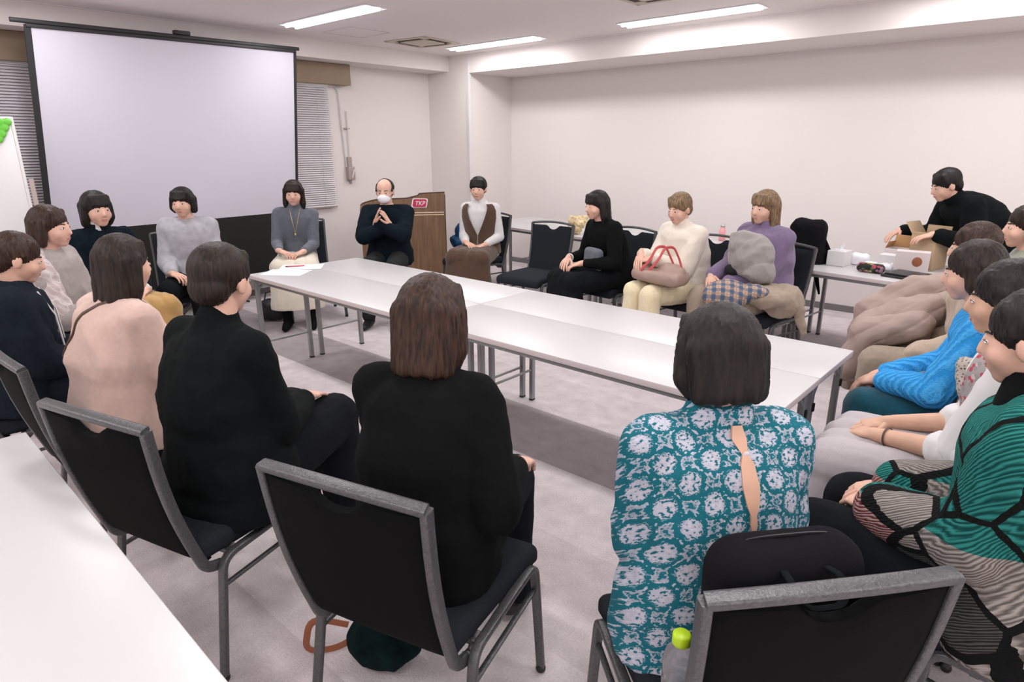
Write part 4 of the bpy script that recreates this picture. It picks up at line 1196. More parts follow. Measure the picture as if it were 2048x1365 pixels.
mk('B', 'person in a navy hoodie with white drawstrings at the left edge', (0.900, -1.490), 76, s=0.93, lean=5, head=(-4, 18), hands=LAP(0.30, 0.60),
   top=dict(mat='navy', g=0.034, loose=0.022, hem=-0.09, sr=0.042, neck='hood', name='hoodie', folds=.006), bottom=dict(kind='trousers', mat='navy', g=.03), hair=dict(style='short', mat='hair_brown'))
mk('A', 'person in a warm grey sweater with a pale checked shawl on the shoulder', (0.090, -1.170), 46, s=1.0, lean=6, head=(0, 6), hands=LAP(0.34, 0.63),
   top=dict(mat='warm_grey', g=0.030, loose=0.026, hem=-0.09, sr=0.045, name='sweater', folds=.006), bottom=dict(kind='trousers', mat='denim_dark', g=.02), hair=dict(style='bob', mat='hair_brown', len=.09))
mk('C', 'person in a dark cardigan, white cuffs and an ochre skirt', (-0.610, -0.690), 6, s=1.03, lean=5, head=(0, 6), hands=LAP(0.36, 0.64), knee=(0.13, 0.47, 0.53),
   top=dict(mat='deep_navy', g=0.024, loose=0.016, hem=-0.07, sr=0.030, name='cardigan', neck='collar', cuff='white_cloth', sleeve=.90), bottom=dict(kind='skirt', mat='mustard', w=.06, hemz=0.10, flare=.08, g=.02, folds=.008, ff=14), hair=dict(style='bob', mat='hair_black', len=.10, fringe=True))
mk('E', 'person in a light grey sweater sitting before the screen', (-0.930, 0.030), -34, s=0.99, lean=3, head=(8, 6), hands=LAP(0.30, 0.62), knee=(0.11, 0.43, 0.53),
   top=dict(mat='cool_grey', g=0.028, loose=0.022, hem=-0.08, sr=0.036, name='sweater', folds=.006), bottom=dict(kind='trousers', mat='trouser_black', g=.02), hair=dict(style='bob', mat='hair_black', len=.07, fringe=True))
mk('P', 'woman in a slate ribbed knit and ivory skirt, hands clasped', (-1.160, 1.060), -34, s=1.0, lean=6, side=-3, head=(4, 8), hands=LAP(0.36, 0.645, 0.02),
   top=dict(mat='slate', g=0.010, loose=0.008, hem=-0.05, sr=0.010, neck='high', cuffk=.8, name='knit_top', folds=.003), bottom=dict(kind='skirt', mat='ivory', w=.05, hemz=0.18, flare=.04, g=.02, tights='black_fabric'), shoes='black_fabric', hair=dict(style='long', mat='hair_dark', len=.16, fringe=True))
mk('Q', 'masked man in a dark navy sweater gesturing with both hands', (-0.530, 1.650), -50, s=1.01, lean=3, head=(2, 10), hands=dict(R=((-0.050, 0.215, 0.870), (0.38, 0.25, 0.88), (0.75, -0.1, -0.3)), L=((0.055, 0.225, 0.885), (-0.30, 0.20, 0.93), (-0.7, -0.15, -0.3)), curl=.12, spread=.16), elbow=(0.95, 0.05, -0.45), knee=(0.12, 0.44, 0.53), sh=.178,
   top=dict(mat='deep_navy', g=0.028, loose=0.022, hem=-0.05, sr=0.036, name='sweater', folds=.007, ff=20), bottom=dict(kind='trousers', mat='denim_dark', g=.02), hair=dict(style='receding', mat='hair_black'))
mk('R', 'woman in a brown tweed vest dress over a white turtleneck', (-0.170, 2.500), -63, s=1.0, lean=3, head=(-4, 6), hands=LAP(0.25, 0.63, -0.02), knee=(0.11, 0.43, 0.54),
   top=dict(mat='white_cloth', g=0.010, loose=0.004, hem=-0.05, sr=0.014, neck='high', name='turtleneck', folds=.003), bottom=dict(kind='skirt', mat='brown_tweed', w=.05, hemz=0.10, flare=.06, g=.02), hair=dict(style='tied', mat='hair_black', fringe=True))
mk('S', 'woman in a black cardigan and long black skirt leaning forward, wrists crossed', (1.480, 2.350), -112, s=0.97, lean=17, head=(0, 10), hands=dict(R=((0.095, 0.37, 0.690), (-0.55, 0.75, -0.34), (0.1, -0.2, -1)), L=((-0.085, 0.35, 0.672), (0.6, 0.75, -0.28), (0.0, -0.1, -1.0))), knee=(0.10, 0.46, 0.53), elbow=(0.4, -0.3, -.8),
   top=dict(mat='knit_black', g=0.018, loose=0.012, hem=-0.08, sr=0.018, sleeve=.93, name='cardigan', folds=.004), bottom=dict(kind='skirt', mat='trouser_black', w=.05, hemz=0.12, flare=.06, g=.02, folds=.006), hair=dict(style='long', mat='hair_black', len=.15, fringe=True))
mk('T', 'woman in a cream sweater and pale yellow trousers with a bag on her lap', (2.120, 2.330), -106, s=0.96, lean=9, head=(-4, 16), hands=dict(R=((0.10, 0.36, 0.800), (-0.40, 0.66, -0.62), (-0.2, -0.3, -1)), L=((-0.02, 0.35, 0.775), (0.9, 0.40, -0.20), (0, -0.4, -1)), curl=.2), knee=(0.085, 0.43, 0.53), skin='skin',
   top=dict(mat='cream_knit', g=0.026, loose=0.024, hem=-0.08, sr=0.036, name='sweater', neck='high', folds=.005), bottom=dict(kind='trousers', mat='cream_trouser', g=.026, hemr=.03), hair=dict(style='short', mat='hair_light'))
mk('U', 'woman in a dusty purple jacket with light brown hair, coats on her lap', (2.650, 2.410), -112, s=1.0, lean=3, side=-2, head=(-4, 8), hands=dict(R=((0.10, 0.36, 0.690), (-0.70, 0.62, -0.35), (0, -0.2, -1)), L=((-0.02, 0.34, 0.650), (0.65, 0.70, -0.30), (0, -0.1, -1))),
   top=dict(mat='purple', g=0.036, loose=0.030, hem=-0.12, sr=0.046, flare=.02, name='jacket', neck='collar', folds=.008, ff=18), bottom=dict(kind='trousers', mat='khaki', g=.045), hair=dict(style='long', mat='hair_light', len=.16, fringe=True))
mk('M', 'person in a sky-blue cable-knit sweater and deep teal trousers', (4.180, 0.800), 180, s=0.98, lean=16, head=(0, 14), hands=dict(R=((0.055, 0.42, 0.640), (-0.35, 0.80, -0.50), (0.15, -0.4, -1)), L=((-0.055, 0.40, 0.650), (0.55, 0.70, -0.45), (-0.1, -0.4, -1)), curl=.45), knee=(0.09, 0.44, 0.54), elbow=(0.5, -0.2, -.8),
   top=dict(mat='cable_blue', g=0.022, loose=0.018, hem=-0.07, sr=0.026, cuffk=.8, name='sweater', folds=.005), bottom=dict(kind='trousers', mat='teal_trouser', g=.02), hair=dict(style='bob', mat='hair_dark', len=.08), face_detail=True)
mk('N', 'person in a rolled-sleeve white shirt, rose vest and pale grey skirt', (4.250, 0.250), 180, s=0.98, lean=8, head=(0, 12), hands=dict(R=((0.07, 0.34, 0.650), (-0.45, 0.85, -0.2), (0.1, -0.2, -1)), L=((-0.075, 0.34, 0.650), (0.45, 0.85, -0.2), (0, -0.2, -1)), curl=.35), knee=(0.12, 0.46, 0.54), skin='skin_b',
   top=dict(mat='white_cloth', g=0.020, loose=0.014, hem=-0.06, sr=0.040, sleeve=.12, name='shirt', folds=.005), bottom=dict(kind='skirt', mat='pale_skirt', w=.05, hemz=0.26, flare=.05, g=.025, folds=.006, ff=12, tights='black_fabric'), hair=dict(style='bob', mat='hair_black', len=.09))
mk('I', 'person in a green and grey patchwork sweater at the right edge', (4.330, -0.270), 172, s=1.0, lean=7, head=(0, 14), hands=dict(R=((0.06, 0.33, 0.655), (-0.5, 0.78, -0.3), (0.1, -0.2, -1)), L=((-0.075, 0.32, 0.645), (0.55, 0.78, -0.25), (0, -0.2, -1)), curl=.6), knee=(0.12, 0.44, 0.54), skin='skin',
   top=dict(mat='patch_knit', g=0.036, loose=0.032, hem=-0.12, sr=0.050, cuffk=.9, name='sweater', folds=.006, ff=18, neck='high'), bottom=dict(kind='trousers', mat='trouser_black', g=.03), hair=dict(style='short', mat='hair_black'))
mk('L', 'person in a beige fleece holding a taupe padded coat', (4.060, 1.500), 184, s=0.96, lean=12, head=(0, 10), hands=dict(R=((0.16, 0.26, 0.62), (-0.2, 0.9, -0.1), (0, -0.2, -1)), L=((-0.10, 0.30, 0.600), (0.5, 0.8, -0.2), (0, -0.2, -1))),
   top=dict(mat='beige_coat', g=0.036, loose=0.030, hem=-0.09, sr=0.050, name='fleece', neck='collar', folds=.008), bottom=dict(kind='trousers', mat='khaki', g=.03), hair=dict(style='bob', mat='hair_brown', len=.10))
mk('K', 'person in a sage cardigan seated beyond the beige fleece', (4.130, 2.200), 198, s=1.0, lean=5, head=(0, 6), hands=LAP(0.32, 0.63),
   top=dict(mat='sage', g=0.024, loose=0.02, hem=-0.09, sr=0.03, name='cardigan'), bottom=dict(kind='trousers', mat='denim_dark', g=.02), hair=dict(style='bob', mat='hair_dark', len=.09))
mk('J', 'person standing bent over the side table in a black jacket', (3.830, 3.640), 216, s=0.98, lean=46, stand=True, head=(0, 22), hands=dict(R=((0.22, 0.55, 0.93), (-0.3, 0.8, -0.35), (0, -0.4, -1)), L=((-0.16, 0.50, 0.95), (0.3, 0.9, -0.3), (0, -0.4, -1)), curl=.3),
   top=dict(mat='jacket_black', g=0.030, loose=0.030, hem=-0.14, sr=0.040, name='jacket', neck='collar', folds=.005), bottom=dict(kind='trousers', mat='trouser_black', g=.02), hair=dict(style='short', mat='hair_black'))

# ---- clothing extras
def patch_on(k, name, mats, secs, voxel=0.008, **kw):
    mb = MB(); secs(mb, PE[k]); return fuse(name, mb, mats, voxel, 4, PE[k]['root'], **kw)


# masked man's mask
p = PE['Q']; mb = MB(); p['he'](mb, (0, 0.050, -0.050), (0.061, 0.052, 0.050)); p['he'](mb, (0, 0.074, -0.046), (0.040, 0.038, 0.046)); p['he'](mb, (0, 0.088, -0.026), (0.022, 0.018, 0.024)); mo = fuse('face_mask', mb, M['mask'], 0.005, 4, p['root'])
for sg in (-1, 1):
    mb = MB(); mb.cap(p['hp'](sg * 0.050, 0.058, -0.020), p['hp'](sg * 0.080, -0.006, 0.006), 0.0014, 0.0014, n=6); mb.cap(p['hp'](sg * 0.048, 0.050, -0.072), p['hp'](sg * 0.079, -0.010, -0.022), 0.0014, 0.0014, n=6); obj('ear_loop', mb, M['mask'], mo)

# brown tweed vest on R: loft around the torso with a V at the front
def vest(k, mat, gap, vtop, g=0.024, low=-0.02, name='vest', armw=1.0):
    q = PE[k]; P, u, xs, ys = q['P'], q['u'], q['xs'], q['ys']; mb = MB(); n = 40
    prof = [(low, .168, .125), (.04, .160, .118), (.10, .145, .108), (.17, .133, .100), (.25, .146, .108), (.33, .156, .112), (.40, .150, .098), (.440, .135, .082), (.462, .105, .066)]
    outer = []
    for (t_, rx, ry) in prof:
        row = []
        c = P + u * t_ - ys * 0.02 * math.sin(math.pi * min(1, max(0, t_ / .42)) ** .8)
        for i in range(n + 1):
            open_ = gap * max(0.0, (t_ - vtop) / (0.44 - vtop)) + 0.02
            a = math.pi / 2 + open_ + (2 * math.pi - 2 * open_) * i / n
            ca, sa = math.cos(a), math.sin(a)
            row.append(c + xs * (rx + g) * math.copysign(abs(ca) ** .87, ca) + ys * (ry + g) * math.copysign(abs(sa) ** .87, sa))
        outer.append(row)
    v = [p_ for r in outer for p_ in r]; k0 = len(v); cc = [P + u * prof[i // (n + 1)][0] for i in range(k0)]
    v += [p_ + unit(c - p_) * 0.006 for p_, c in zip(v[:k0], cc)]; f = []
    for j in range(len(prof) - 1):
        for i in range(n):
            a = j * (n + 1) + i; f.append((a, a + 1, a + n + 2, a + n + 1)); f.append((k0 + a + 1, k0 + a, k0 + a + n + 1, k0 + a + n + 2))
        for i in (0, n):
            a = j * (n + 1) + i; f.append((a, a + n + 1, k0 + a + n + 1, k0 + a))
    mb.add(v, f); return obj(name, mb, M[mat], q['root'])
vest('R', 'brown_tweed', 0.62, 0.17, g=.030)
q = PE['C']; mb = MB(); mb.loft([(q['nb'] + q['u'] * a_c + q['ys'] * 0.006, q['xs'], q['ys'], 0.070 - a_c * .2, 0.066 - a_c * .2) for a_c in (0.0, 0.035, 0.055)], n=24); obj('shirt_collar', mb, M['white_cloth'], q['root'])
q = PE['I']; mb = MB(); mb.loft([(q['nb'] + q['u'] * a_c + q['ys'] * 0.006, q['xs'], q['ys'], 0.082 - a_c * .3, 0.078 - a_c * .3) for a_c in (-0.03, 0.0, 0.035, 0.062)], n=24); obj('rollneck', mb, M['knit_black'], q['root'])
vest('N', 'floral_vest', 0.8, 0.12, g=.036, low=-.06)

# plaid shawl on A
def shawl(mb, q):
    S, E_, W_ = q['arms']['R']
    mb.cap(q['nb'] + q['ys'] * -.05, S + vec(0, -.02, .02), 0.065, 0.075); mb.cap(S + vec(0.0, 0, .01), E_ + (S - E_) * .25, 0.082, 0.085); mb.cap(S + vec(0, .05, -.02), E_ + (S - E_) * .1 + vec(0, .07, 0), 0.06, 0.05)
patch_on('A', 'shawl', M['plaid_pale'], shawl, folds=.010, ffreq=30, seed=4)

# crossbody strap for D (belongs to the small bag at the left hip)
q = PE['D']; P, u, xs, ys, nb = q['P'], q['u'], q['xs'], q['ys'], q['nb']
t = thing('crossbody_bag', 'small dark crossbody bag with a thin strap over the pink sweater', 'bag', (1.600, -1.300, 0), R_(97 - 90))
pts = [P + u * 0.02 - xs * 0.235 - ys * 0.02, P + u * 0.14 - xs * 0.195 - ys * 0.11, P + u * 0.26 - xs * 0.135 - ys * 0.172, P + u * 0.37 - xs * 0.055 - ys * 0.172, P + u * 0.44 + xs * 0.03 - ys * 0.125, P + u * 0.485 + xs * 0.085 - ys * 0.04, P + u * 0.475 + xs * 0.10 + ys * 0.03, P + u * 0.38 + xs * 0.06 + ys * 0.14]
pp = []
for i in range(len(pts) - 1):
    a, b_, c, d = pts[max(0, i - 1)], pts[i], pts[i + 1], pts[min(len(pts) - 1, i + 2)]
    for s_ in np.linspace(0, 1, 6)[:-1]: pp.append(0.5 * ((2 * b_) + (c - a) * s_ + (2 * a - 5 * b_ + 4 * c - d) * s_ ** 2 + (3 * b_ - a - 3 * c + d) * s_ ** 3))
sw_ = [c for c in q['root'].children if c.name.startswith('sweater')][0]
def on_skin(o, start, d):
    """Point where a ray (in the object's own space) meets the garment."""
    bpy.context.view_layer.update()
    hit, loc_, nor, idx = o.ray_cast(Vector(start), Vector(d))
    return (np.array(loc_), np.array(nor)) if hit else (np.array(start) + np.array(d) * 0.3, np.array(d))
pp2 = []
for p_ in pp:
    t_ = min(0.43, np.dot(p_ - P, u)); ax_ = P + u * t_; d_ = unit(p_ - ax_)
    h_, n_ = on_skin(sw_, ax_ + d_ * 0.5, -d_); pp2.append(h_ + unit(n_) * 0.003)
mb = MB(); mb.sweep(pp2[1:-1], 0.012, 0.006, up=(0, -1, 0.3), n=8, e=3); obj('strap', mb, M['wood_edge'], t)
mb = MB(); mb.rbox(P - xs * 0.245 + vec(0, 0.03, -0.01), (0.07, 0.19, 0.13), 0.03, seg=3); obj('pouch', mb, M['black_plastic'], t)

# hoodie strings on B, necklace on P, bracelets
q = PE['B']
for sg in (1, -1):
    a = q['nb'] + q['ys'] * 0.085 + q['xs'] * sg * 0.055 - q['u'] * 0.02; mb = MB()
    mb.chain([a, a + q['ys'] * 0.055 - q['u'] * 0.10 + q['xs'] * sg * .02, a + q['ys'] * 0.075 - q['u'] * 0.24 + q['xs'] * sg * .03], [0.0035, 0.0035, 0.004], n=8); obj('drawstring', mb, M['white_cloth'], q['root'])
q = PE['P']; mb = MB(); fr = lambda a, r, h: q['nb'] + q['xs'] * r * math.sin(a) + q['ys'] * (0.125) + q['u'] * h
for sg in (1, -1): mb.chain([q['nb'] + q['xs'] * sg * .045 + q['ys'] * .060, q['nb'] + q['xs'] * sg * .022 + q['ys'] * .120 - q['u'] * .11, q['nb'] + q['ys'] * .140 - q['u'] * .21], [0.0016] * 3, n=6)
mb.ell(q['nb'] + q['ys'] * .142 - q['u'] * .222, (0.009, 0.004, 0.012)); tag(obj('necklace', mb, M['gold'], q['root']), 'x', 'x')
o = [c for c in q['root'].children if c.name.startswith('necklace')][0]; del o['label']; del o['category']
def bangle(k, hand_, mat, r, w, t_=0.96, name='bracelet'):
    S, E_, W_ = PE[k]['arms'][hand_]; d = unit(W_ - E_); c = E_ + (W_ - E_) * t_; F = frame_from(d); mb = MB(); n = 28
    pts_ = [c + F[:, 0] * r * math.cos(a) + F[:, 1] * r * math.sin(a) for a in np.linspace(0, 2 * math.pi, n, endpoint=False)]
    mb.sweep(pts_, w * .4, w, up=d, closed=True, n=8, e=3); obj(name, mb, M[mat], PE[k]['root'])
bangle('N', 'L', 'wood_edge', 0.030, 0.006, .93); bangle('S', 'R', 'white_metal', 0.031, 0.016, .955, 'wristwatch')
q = PE['N']   # rolled cuffs
for kk in ('R', 'L'):
    S, E_, W_ = q['arms'][kk]; mb = MB(); mb.cap(E_ - (W_ - E_) * .10, E_ + (W_ - E_) * .20, 0.088, 0.064, n=18)
    fuse('rolled_cuff', mb, M['white_cloth'], 0.008, 3, q['root'], folds=.005, ffreq=40)
# slit and button on the blouse back
q = PE['H']; mb = MB(); g0 = 0.118
def back_pt(t_, dx, off): return q['P'] + q['u'] * t_ * .97 - q['ys'] * (off) + q['xs'] * dx


# keyhole slit with a button at the back neck of the printed blouse
q = PE['H']; bl = [c for c in q['root'].children if c.name.startswith('blouse')][0]
rows = []
for t_, w in ((.470, .010), (.445, .015), (.425, .006), (.410, .014), (.370, .017), (.335, .012), (.315, .006), (.295, .007), (.270, .001)):
    st = q['P'] + q['u'] * t_ - q['ys'] * 0.4
    for sx_ in (-1, 1):
        pt, nn = on_skin(bl, st + q['xs'] * (w * sx_ + 0.012 + (0.47 - t_) * .09), q['ys']); rows.append(pt - q['ys'] * 0.0055)
mb = MB(); k0 = len(rows); rows2 = rows + [p_ + q['ys'] * 0.010 for p_ in rows]; f = []
for i in range(len(rows) // 2 - 1):
    a = 2 * i; f += [(a, a + 1, a + 3, a + 2), (k0 + a + 1, k0 + a, k0 + a + 2, k0 + a + 3), (a, a + 2, k0 + a + 2, k0 + a), (a + 1, k0 + a + 1, k0 + a + 3, a + 3)]
mb.add(rows2, f); obj('neck_slit', mb, M['skin_b'], q['root'])
pt, nn = on_skin(bl, q['P'] + q['u'] * .425 - q['ys'] * .4 + q['xs'] * .018, q['ys']); mb = MB(); mb.ell(pt - q['ys'] * .004, (0.007, 0.003, 0.007)); obj('button', mb, M['pinkish_white'], q['root'])
# puffed gather band around each elbow-length sleeve
# ================================================================ THINGS
def sheet(label, x, y, z, w, d, rz, name='paper_sheet', mat='paper', grp=None):
    mb = MB(); mb.rbox((0, 0, 0.0008), (w, d, 0.0012), 0.0003, seg=1); o = obj(name, mb, M[mat]); o.location = (x, y, z); o.rotation_euler = (0, 0, rz)
    return tag(o, label, 'paper', grp)
sheet('white paper sheet lying nearest the table corner, its edge towards the camera', 0.145, 0.215, 0.7003, 0.21, 0.297, R_(-55))
sheet('white paper sheet under the pen, before the clasped hands', 0.045, 0.400, 0.7016, 0.21, 0.297, R_(-40))
t = thing('pen', 'slim reddish pen lying on the papers', 'pen', (0.01, 0.375, 0.7075), R_(60))
mb = MB(); mb.cap((-0.06, 0, 0), (0.055, 0, 0), 0.0045, 0.0045, n=10); obj('barrel', mb, M['red_strap'], t)
mb = MB(); mb.cap((-0.075, 0, 0), (-0.06, 0, 0), 0.002, 0.0047, n=10); obj('tip', mb, M['black_plastic'], t)

def soft_bag(name, label, cat, loc, rz, parts, mat, voxel=0.008, folds=0.006, ff=20, seed=3, smooth=4):
    t = thing(name, label, cat, loc, rz); mb = MB(); parts(mb); fuse('bag_body' if 'bag' in name or 'pack' in name else 'cloth', mb, M[mat], voxel, smooth, t, folds=folds, ffreq=ff, seed=seed,
         post=None); return t
# black handbag on the floor below the woman in slate knit
def f(mb): mb.ell((0, 0, 0.105), (0.135, 0.085, 0.10)); mb.rbox((0, 0, 0.09), (0.24, 0.14, 0.15), 0.05, seg=3)
t = soft_bag('handbag', 'black leather handbag on the floor beyond the left table legs', 'bag', (-1.17, 0.76, 0.004), R_(40), f, 'black_plastic')
mb = MB(); mb.sweep([vec(-.08, .02, .17), vec(-.06, .03, .25), vec(.0, .035, .27), vec(.06, .03, .25), vec(.08, .02, .17)], .012, .006, up=(0, 1, 0), n=8); obj('handle', mb, M['black_plastic'], t)
mb = MB(); mb.rbox((0.04, -0.085, 0.15), (0.012, 0.008, 0.05), 0.003); mb.ell((0.07, -0.083, 0.13), (0.008, 0.006, 0.02)); obj('charm', mb, M['gold'], t)
# dark green bag with tan strap under the near centre chair
def f(mb): mb.ell((0, 0, 0.075), (0.115, 0.085, 0.075)); mb.ell((0.045, 0.025, 0.08), (0.09, 0.07, 0.07))
t = soft_bag('tote_bag', 'dark green cloth bag with a tan strap under the near centre chair', 'bag', (2.875, -1.090, 0.003), R_(20), f, 'green_bag', folds=.008)
mb = MB(); mb.sweep(fillet([vec(-.10, -.02, .12), vec(-.20, -.075, .16), vec(-.225, -.085, .03), vec(-.15, -.03, .02), vec(-.10, .0, .05)], .06), 0.022, 0.005, up=(0.35, -1, 0.1), n=8, e=3); obj('strap', mb, M['brown_leather'], t)
# blue padded jacket behind the lectern
def f(mb):
    for k, z in enumerate((.07, .17, .27, .37)): mb.ell((0.02 * k * (-1) ** k, 0.0, z), (0.17 - .02 * k, 0.15 - .02 * k, 0.075))
    mb.ell((-.03, .0, .47), (.07, .07, .09))
t = soft_bag('padded_jacket', 'blue padded jacket heaped beside the lectern', 'jacket', (-0.930, 2.985, 0.14), 0, f, 'blue_jacket', folds=.012, ff=18)
mb = MB(); mb.rbox((-0.93, 2.985, 0.07), (0.40, 0.36, 0.13), 0.01); tag(obj('storage_box', mb, M['white_cloth']), 'low white box under the blue padded jacket', 'box')
# small grey bag behind the arm of the leaning woman
def f(mb): mb.rbox((0, 0, 0), (0.22, 0.07, 0.17), 0.03, seg=3)
t = soft_bag('pouch_bag', 'dark grey flat bag in the lap of the leaning woman in black', 'bag', (1.43, 2.13, 0.69), R_(-25), f, 'slate', folds=.004)
# taupe shopper with red handles on T's lap
def f(mb):
    mb.rbox((0, 0, 0), (0.40, 0.17, 0.085), 0.035, seg=3); mb.rbox((-.15, .0, .035), (0.10, 0.14, 0.07), 0.03, seg=3); mb.ell((.08, .02, .04), (.11, .07, .06))
t = soft_bag('tote_bag', 'taupe leather tote with coral red handles on cream sweater lap', 'bag', (2.110, 1.960, 0.668), R_(-10), f, 'taupe_bag', folds=.006)
for k, (dx, dy) in enumerate(((0.0, 0.0), (0.055, 0.02))):
    mb = MB(); mb.sweep(fillet([vec(-.11 + dx, -.08 + dy, .035), vec(-.05 + dx, -.06 + dy, .11), vec(-.02 + dx, -.03 + dy, .205), vec(.04 + dx, -.01 + dy, .215), vec(.08 + dx, .01 + dy, .13), vec(.12 + dx, .02, .05)], .05), 0.020, 0.007, up=(0.2, 1, 0.2), n=8, e=3); obj('handle', mb, M['red_strap'], t)
# grey hooded coat, khaki coat and tartan cloth on U's lap
def f(mb):
    mb.ell((0, 0, 0.10), (0.155, 0.12, 0.15)); mb.ell((-0.05, -.03, 0.18), (0.10, 0.09, 0.09)); mb.ell((.08, .0, .02), (.10, .10, .09))
t = thing('coat', 'grey hooded coat bundled on the lap of the purple jacket woman', 'coat', (2.655, 2.175, 0.735), R_(-20)); mb = MB(); f(mb)
fuse('cloth', mb, M['grey_coat'], 0.008, 4, t, folds=.014, ffreq=20, seed=8)
mb = MB()
mb = MB(); mb.ell((-.066, -.100, .012), (.058, .024, .036)); obj('lining', mb, M['denim_dark'], t)
def f(mb): mb.ell((0, 0, 0), (0.22, 0.16, 0.075)); mb.ell((0.13, .08, -.03), (0.11, 0.14, 0.10)); mb.cap((.22, .10, -.02), (.27, .12, -.22), .025, .012)
soft_bag('coat', 'khaki coat folded under the grey hood on the purple woman lap', 'coat', (2.745, 2.150, 0.600), R_(-15), f, 'khaki', folds=.014, ff=22, seed=2)
def f(mb): mb.ell((0, 0, 0), (0.155, 0.10, 0.085)); mb.ell((.16, .02, .03), (.09, .07, .045)); mb.rbox((-.02, -.02, -.02), (0.26, 0.15, 0.12), 0.05, seg=3)
soft_bag('scarf', 'blue and cream tartan cloth on the knees of the purple jacket woman', 'scarf', (2.605, 1.985, 0.612), R_(5), f, 'plaid_blue', folds=.008, ff=22, seed=5)
# backpack slung behind U
def f(mb):
    mb.rbox((0, 0, 0.02), (0.26, 0.14, 0.40), 0.065, seg=4); mb.rbox((0.0, 0.07, -.04), (0.22, 0.08, 0.24), 0.035, seg=3)
t = soft_bag('backpack', 'black backpack hung on the chair back behind the purple jacket woman', 'backpack', (2.745, 3.010, 0.800), R_(-9), f, 'black_fabric', folds=.008)
mb = MB(); mb.sweep([vec(.10, .02, .10), vec(.155, .03, .0), vec(.13, .02, -.14)], .03, .012, up=(0, 1, 0), n=8); mb.cap((.10, .0, -.19), (.14, .0, -.32), .018, .008); obj('strap', mb, M['black_fabric'], t)
# black coat behind C
def f(mb): mb.rbox((0, 0, 0), (0.50, 0.10, 0.40), 0.045, seg=3); mb.ell((.15, 0.03, .08), (.14, .09, .15)); mb.ell((-.16, 0.02, .10), (.13, .09, .13))
soft_bag('coat', 'dark coat over the chair back behind the person in the ochre skirt', 'coat', (-1.190, -0.690, 0.740), R_(-84), f, 'deep_navy', folds=.014, ff=16)
# big backpack on the near right chair
def f(mb):
    mb.rbox((0, 0, 0.0), (0.29, 0.13, 0.44), 0.085, seg=4, div=4); mb.rbox((0.0, 0.045, -.08), (0.24, 0.09, 0.26), 0.045, seg=3)
t = thing('backpack', 'large black backpack standing on the near right chair behind the teal blouse', 'backpack', (3.975, -0.965, 0.668), R_(50)); mb = MB(); f(mb)
fuse('bag_body', mb, M['black_fabric'], 0.008, 5, t, folds=.004, ffreq=14)
for sg in (-1, 1):
    mb = MB(); mb.sweep([vec(sg * .085, -.078, .16), vec(sg * .10, -.088, .05), vec(sg * .105, -.085, -.15)], .050, .014, up=(0, 1, 0), n=10, e=4); obj('shoulder_strap', mb, M['black_fabric'], t)
mb = MB(); mb.sweep(fillet([vec(-.035, -.055, .190), vec(-.042, -.085, .195), vec(-.030, -.120, .165), vec(.040, -.120, .165), vec(.052, -.085, .195), vec(.045, -.055, .190)], .03), .014, .006, up=(0, .3, 1), n=8, e=3); obj('grab_handle', mb, M['jacket_black'], t)
mb = MB(); mb.sweep([vec(x, 0.0, .222 - (abs(x) / .145) ** 4 * .05) for x in np.linspace(-.10, .10, 15)], .006, .004, up=(0, 1, 0), n=6); obj('zip', mb, M['black_plastic'], t)
# bottle with lime cap beside the teal blouse
t = thing('water_bottle', 'clear plastic bottle with a lime green cap beside the near right chair', 'bottle', (3.832, -1.045, 0.484), 0)
mb = MB(); prof = [(0, .028), (.004, .0325), (.05, .033), (.055, .0305), (.062, .033), (.095, .033), (.118, .028), (.130, .0155), (.138, .0145)]
mb.loft([((0, 0, z), (1, 0, 0), (0, 1, 0), r, r) for z, r in [(a, b_) for a, b_ in prof]], n=26, e=2); o = obj('shell', mb, M['clear'], t)
mb = MB(); mb.loft([((0, 0, z), (1, 0, 0), (0, 1, 0), r, r) for z, r in ((.136, .0165), (.139, .0185), (.158, .0180), (.161, .0150))], n=26, e=2); obj('cap', mb, M['lime'], t)
# fur bag on M's lap, red scarf piece etc.
def f(mb): mb.ell((0, 0, 0), (0.15, 0.105, 0.075)); mb.ell((.06, .0, -.0), (.13, .10, .07))
soft_bag('fur_bag', 'dark plum furry bag on the teal lap under the blue sleeves', 'bag', (3.955, 0.800, 0.615), R_(0), f, 'fur_bag', folds=.010, ff=60)
def f(mb): mb.cap((.0, 0, .05), (.03, 0, -.06), .032, .025); mb.cap((.03, 0, -.06), (.02, .04, -.10), .025, .02)
soft_bag('scarf', 'speckled beige scarf end between the blue and the white sleeves', 'scarf', (4.055, 0.560, 0.770), 0, f, 'speckle_scarf', folds=.008, ff=40)
# padded coat held by L
t = thing('padded_coat', 'taupe quilted padded coat spilling over the beige fleece lap', 'coat', (3.66, 1.72, 0.64), 0)
mb = MB()
for a, b_, r0, r1 in [((-.19, .04, -.24), (-.15, .03, .04), .080, .090), ((-.15, .03, .04), (.02, .08, .17), .088, .085), ((.02, .08, .17), (.20, .12, .25), .080, .070), ((.20, .12, .25), (.30, .04, .20), .065, .055),
                     ((-.15, -.12, -.27), (-.12, -.12, .0), .085, .090), ((-.12, -.12, .0), (.10, -.10, .12), .090, .085), ((-.16, -.24, -.20), (-.10, -.25, .0), .075, .080), ((-.10, -.25, .0), (.10, -.24, .07), .080, .075),
                     ((.02, -.02, .06), (.20, -.02, .14), .090, .080)]:
    mb.cap(a, b_, r0, r1, n=18)
def quilt(co, no):
    w = co[:, 2] * 0.75 - co[:, 0] * 0.66 + 0.018 * ripple(co, 3, 14); k = (w / 0.082) % 1.0; d = np.minimum(k, 1 - k)
    return co + no * (0.010 * np.sqrt(d * 2) - 0.008 + 0.007 * ripple(co, 7, 40))[:, None]
fuse('quilted_shell', mb, M['puffer'], .007, 5, t, folds=.010, ffreq=17, seed=9, post=quilt)
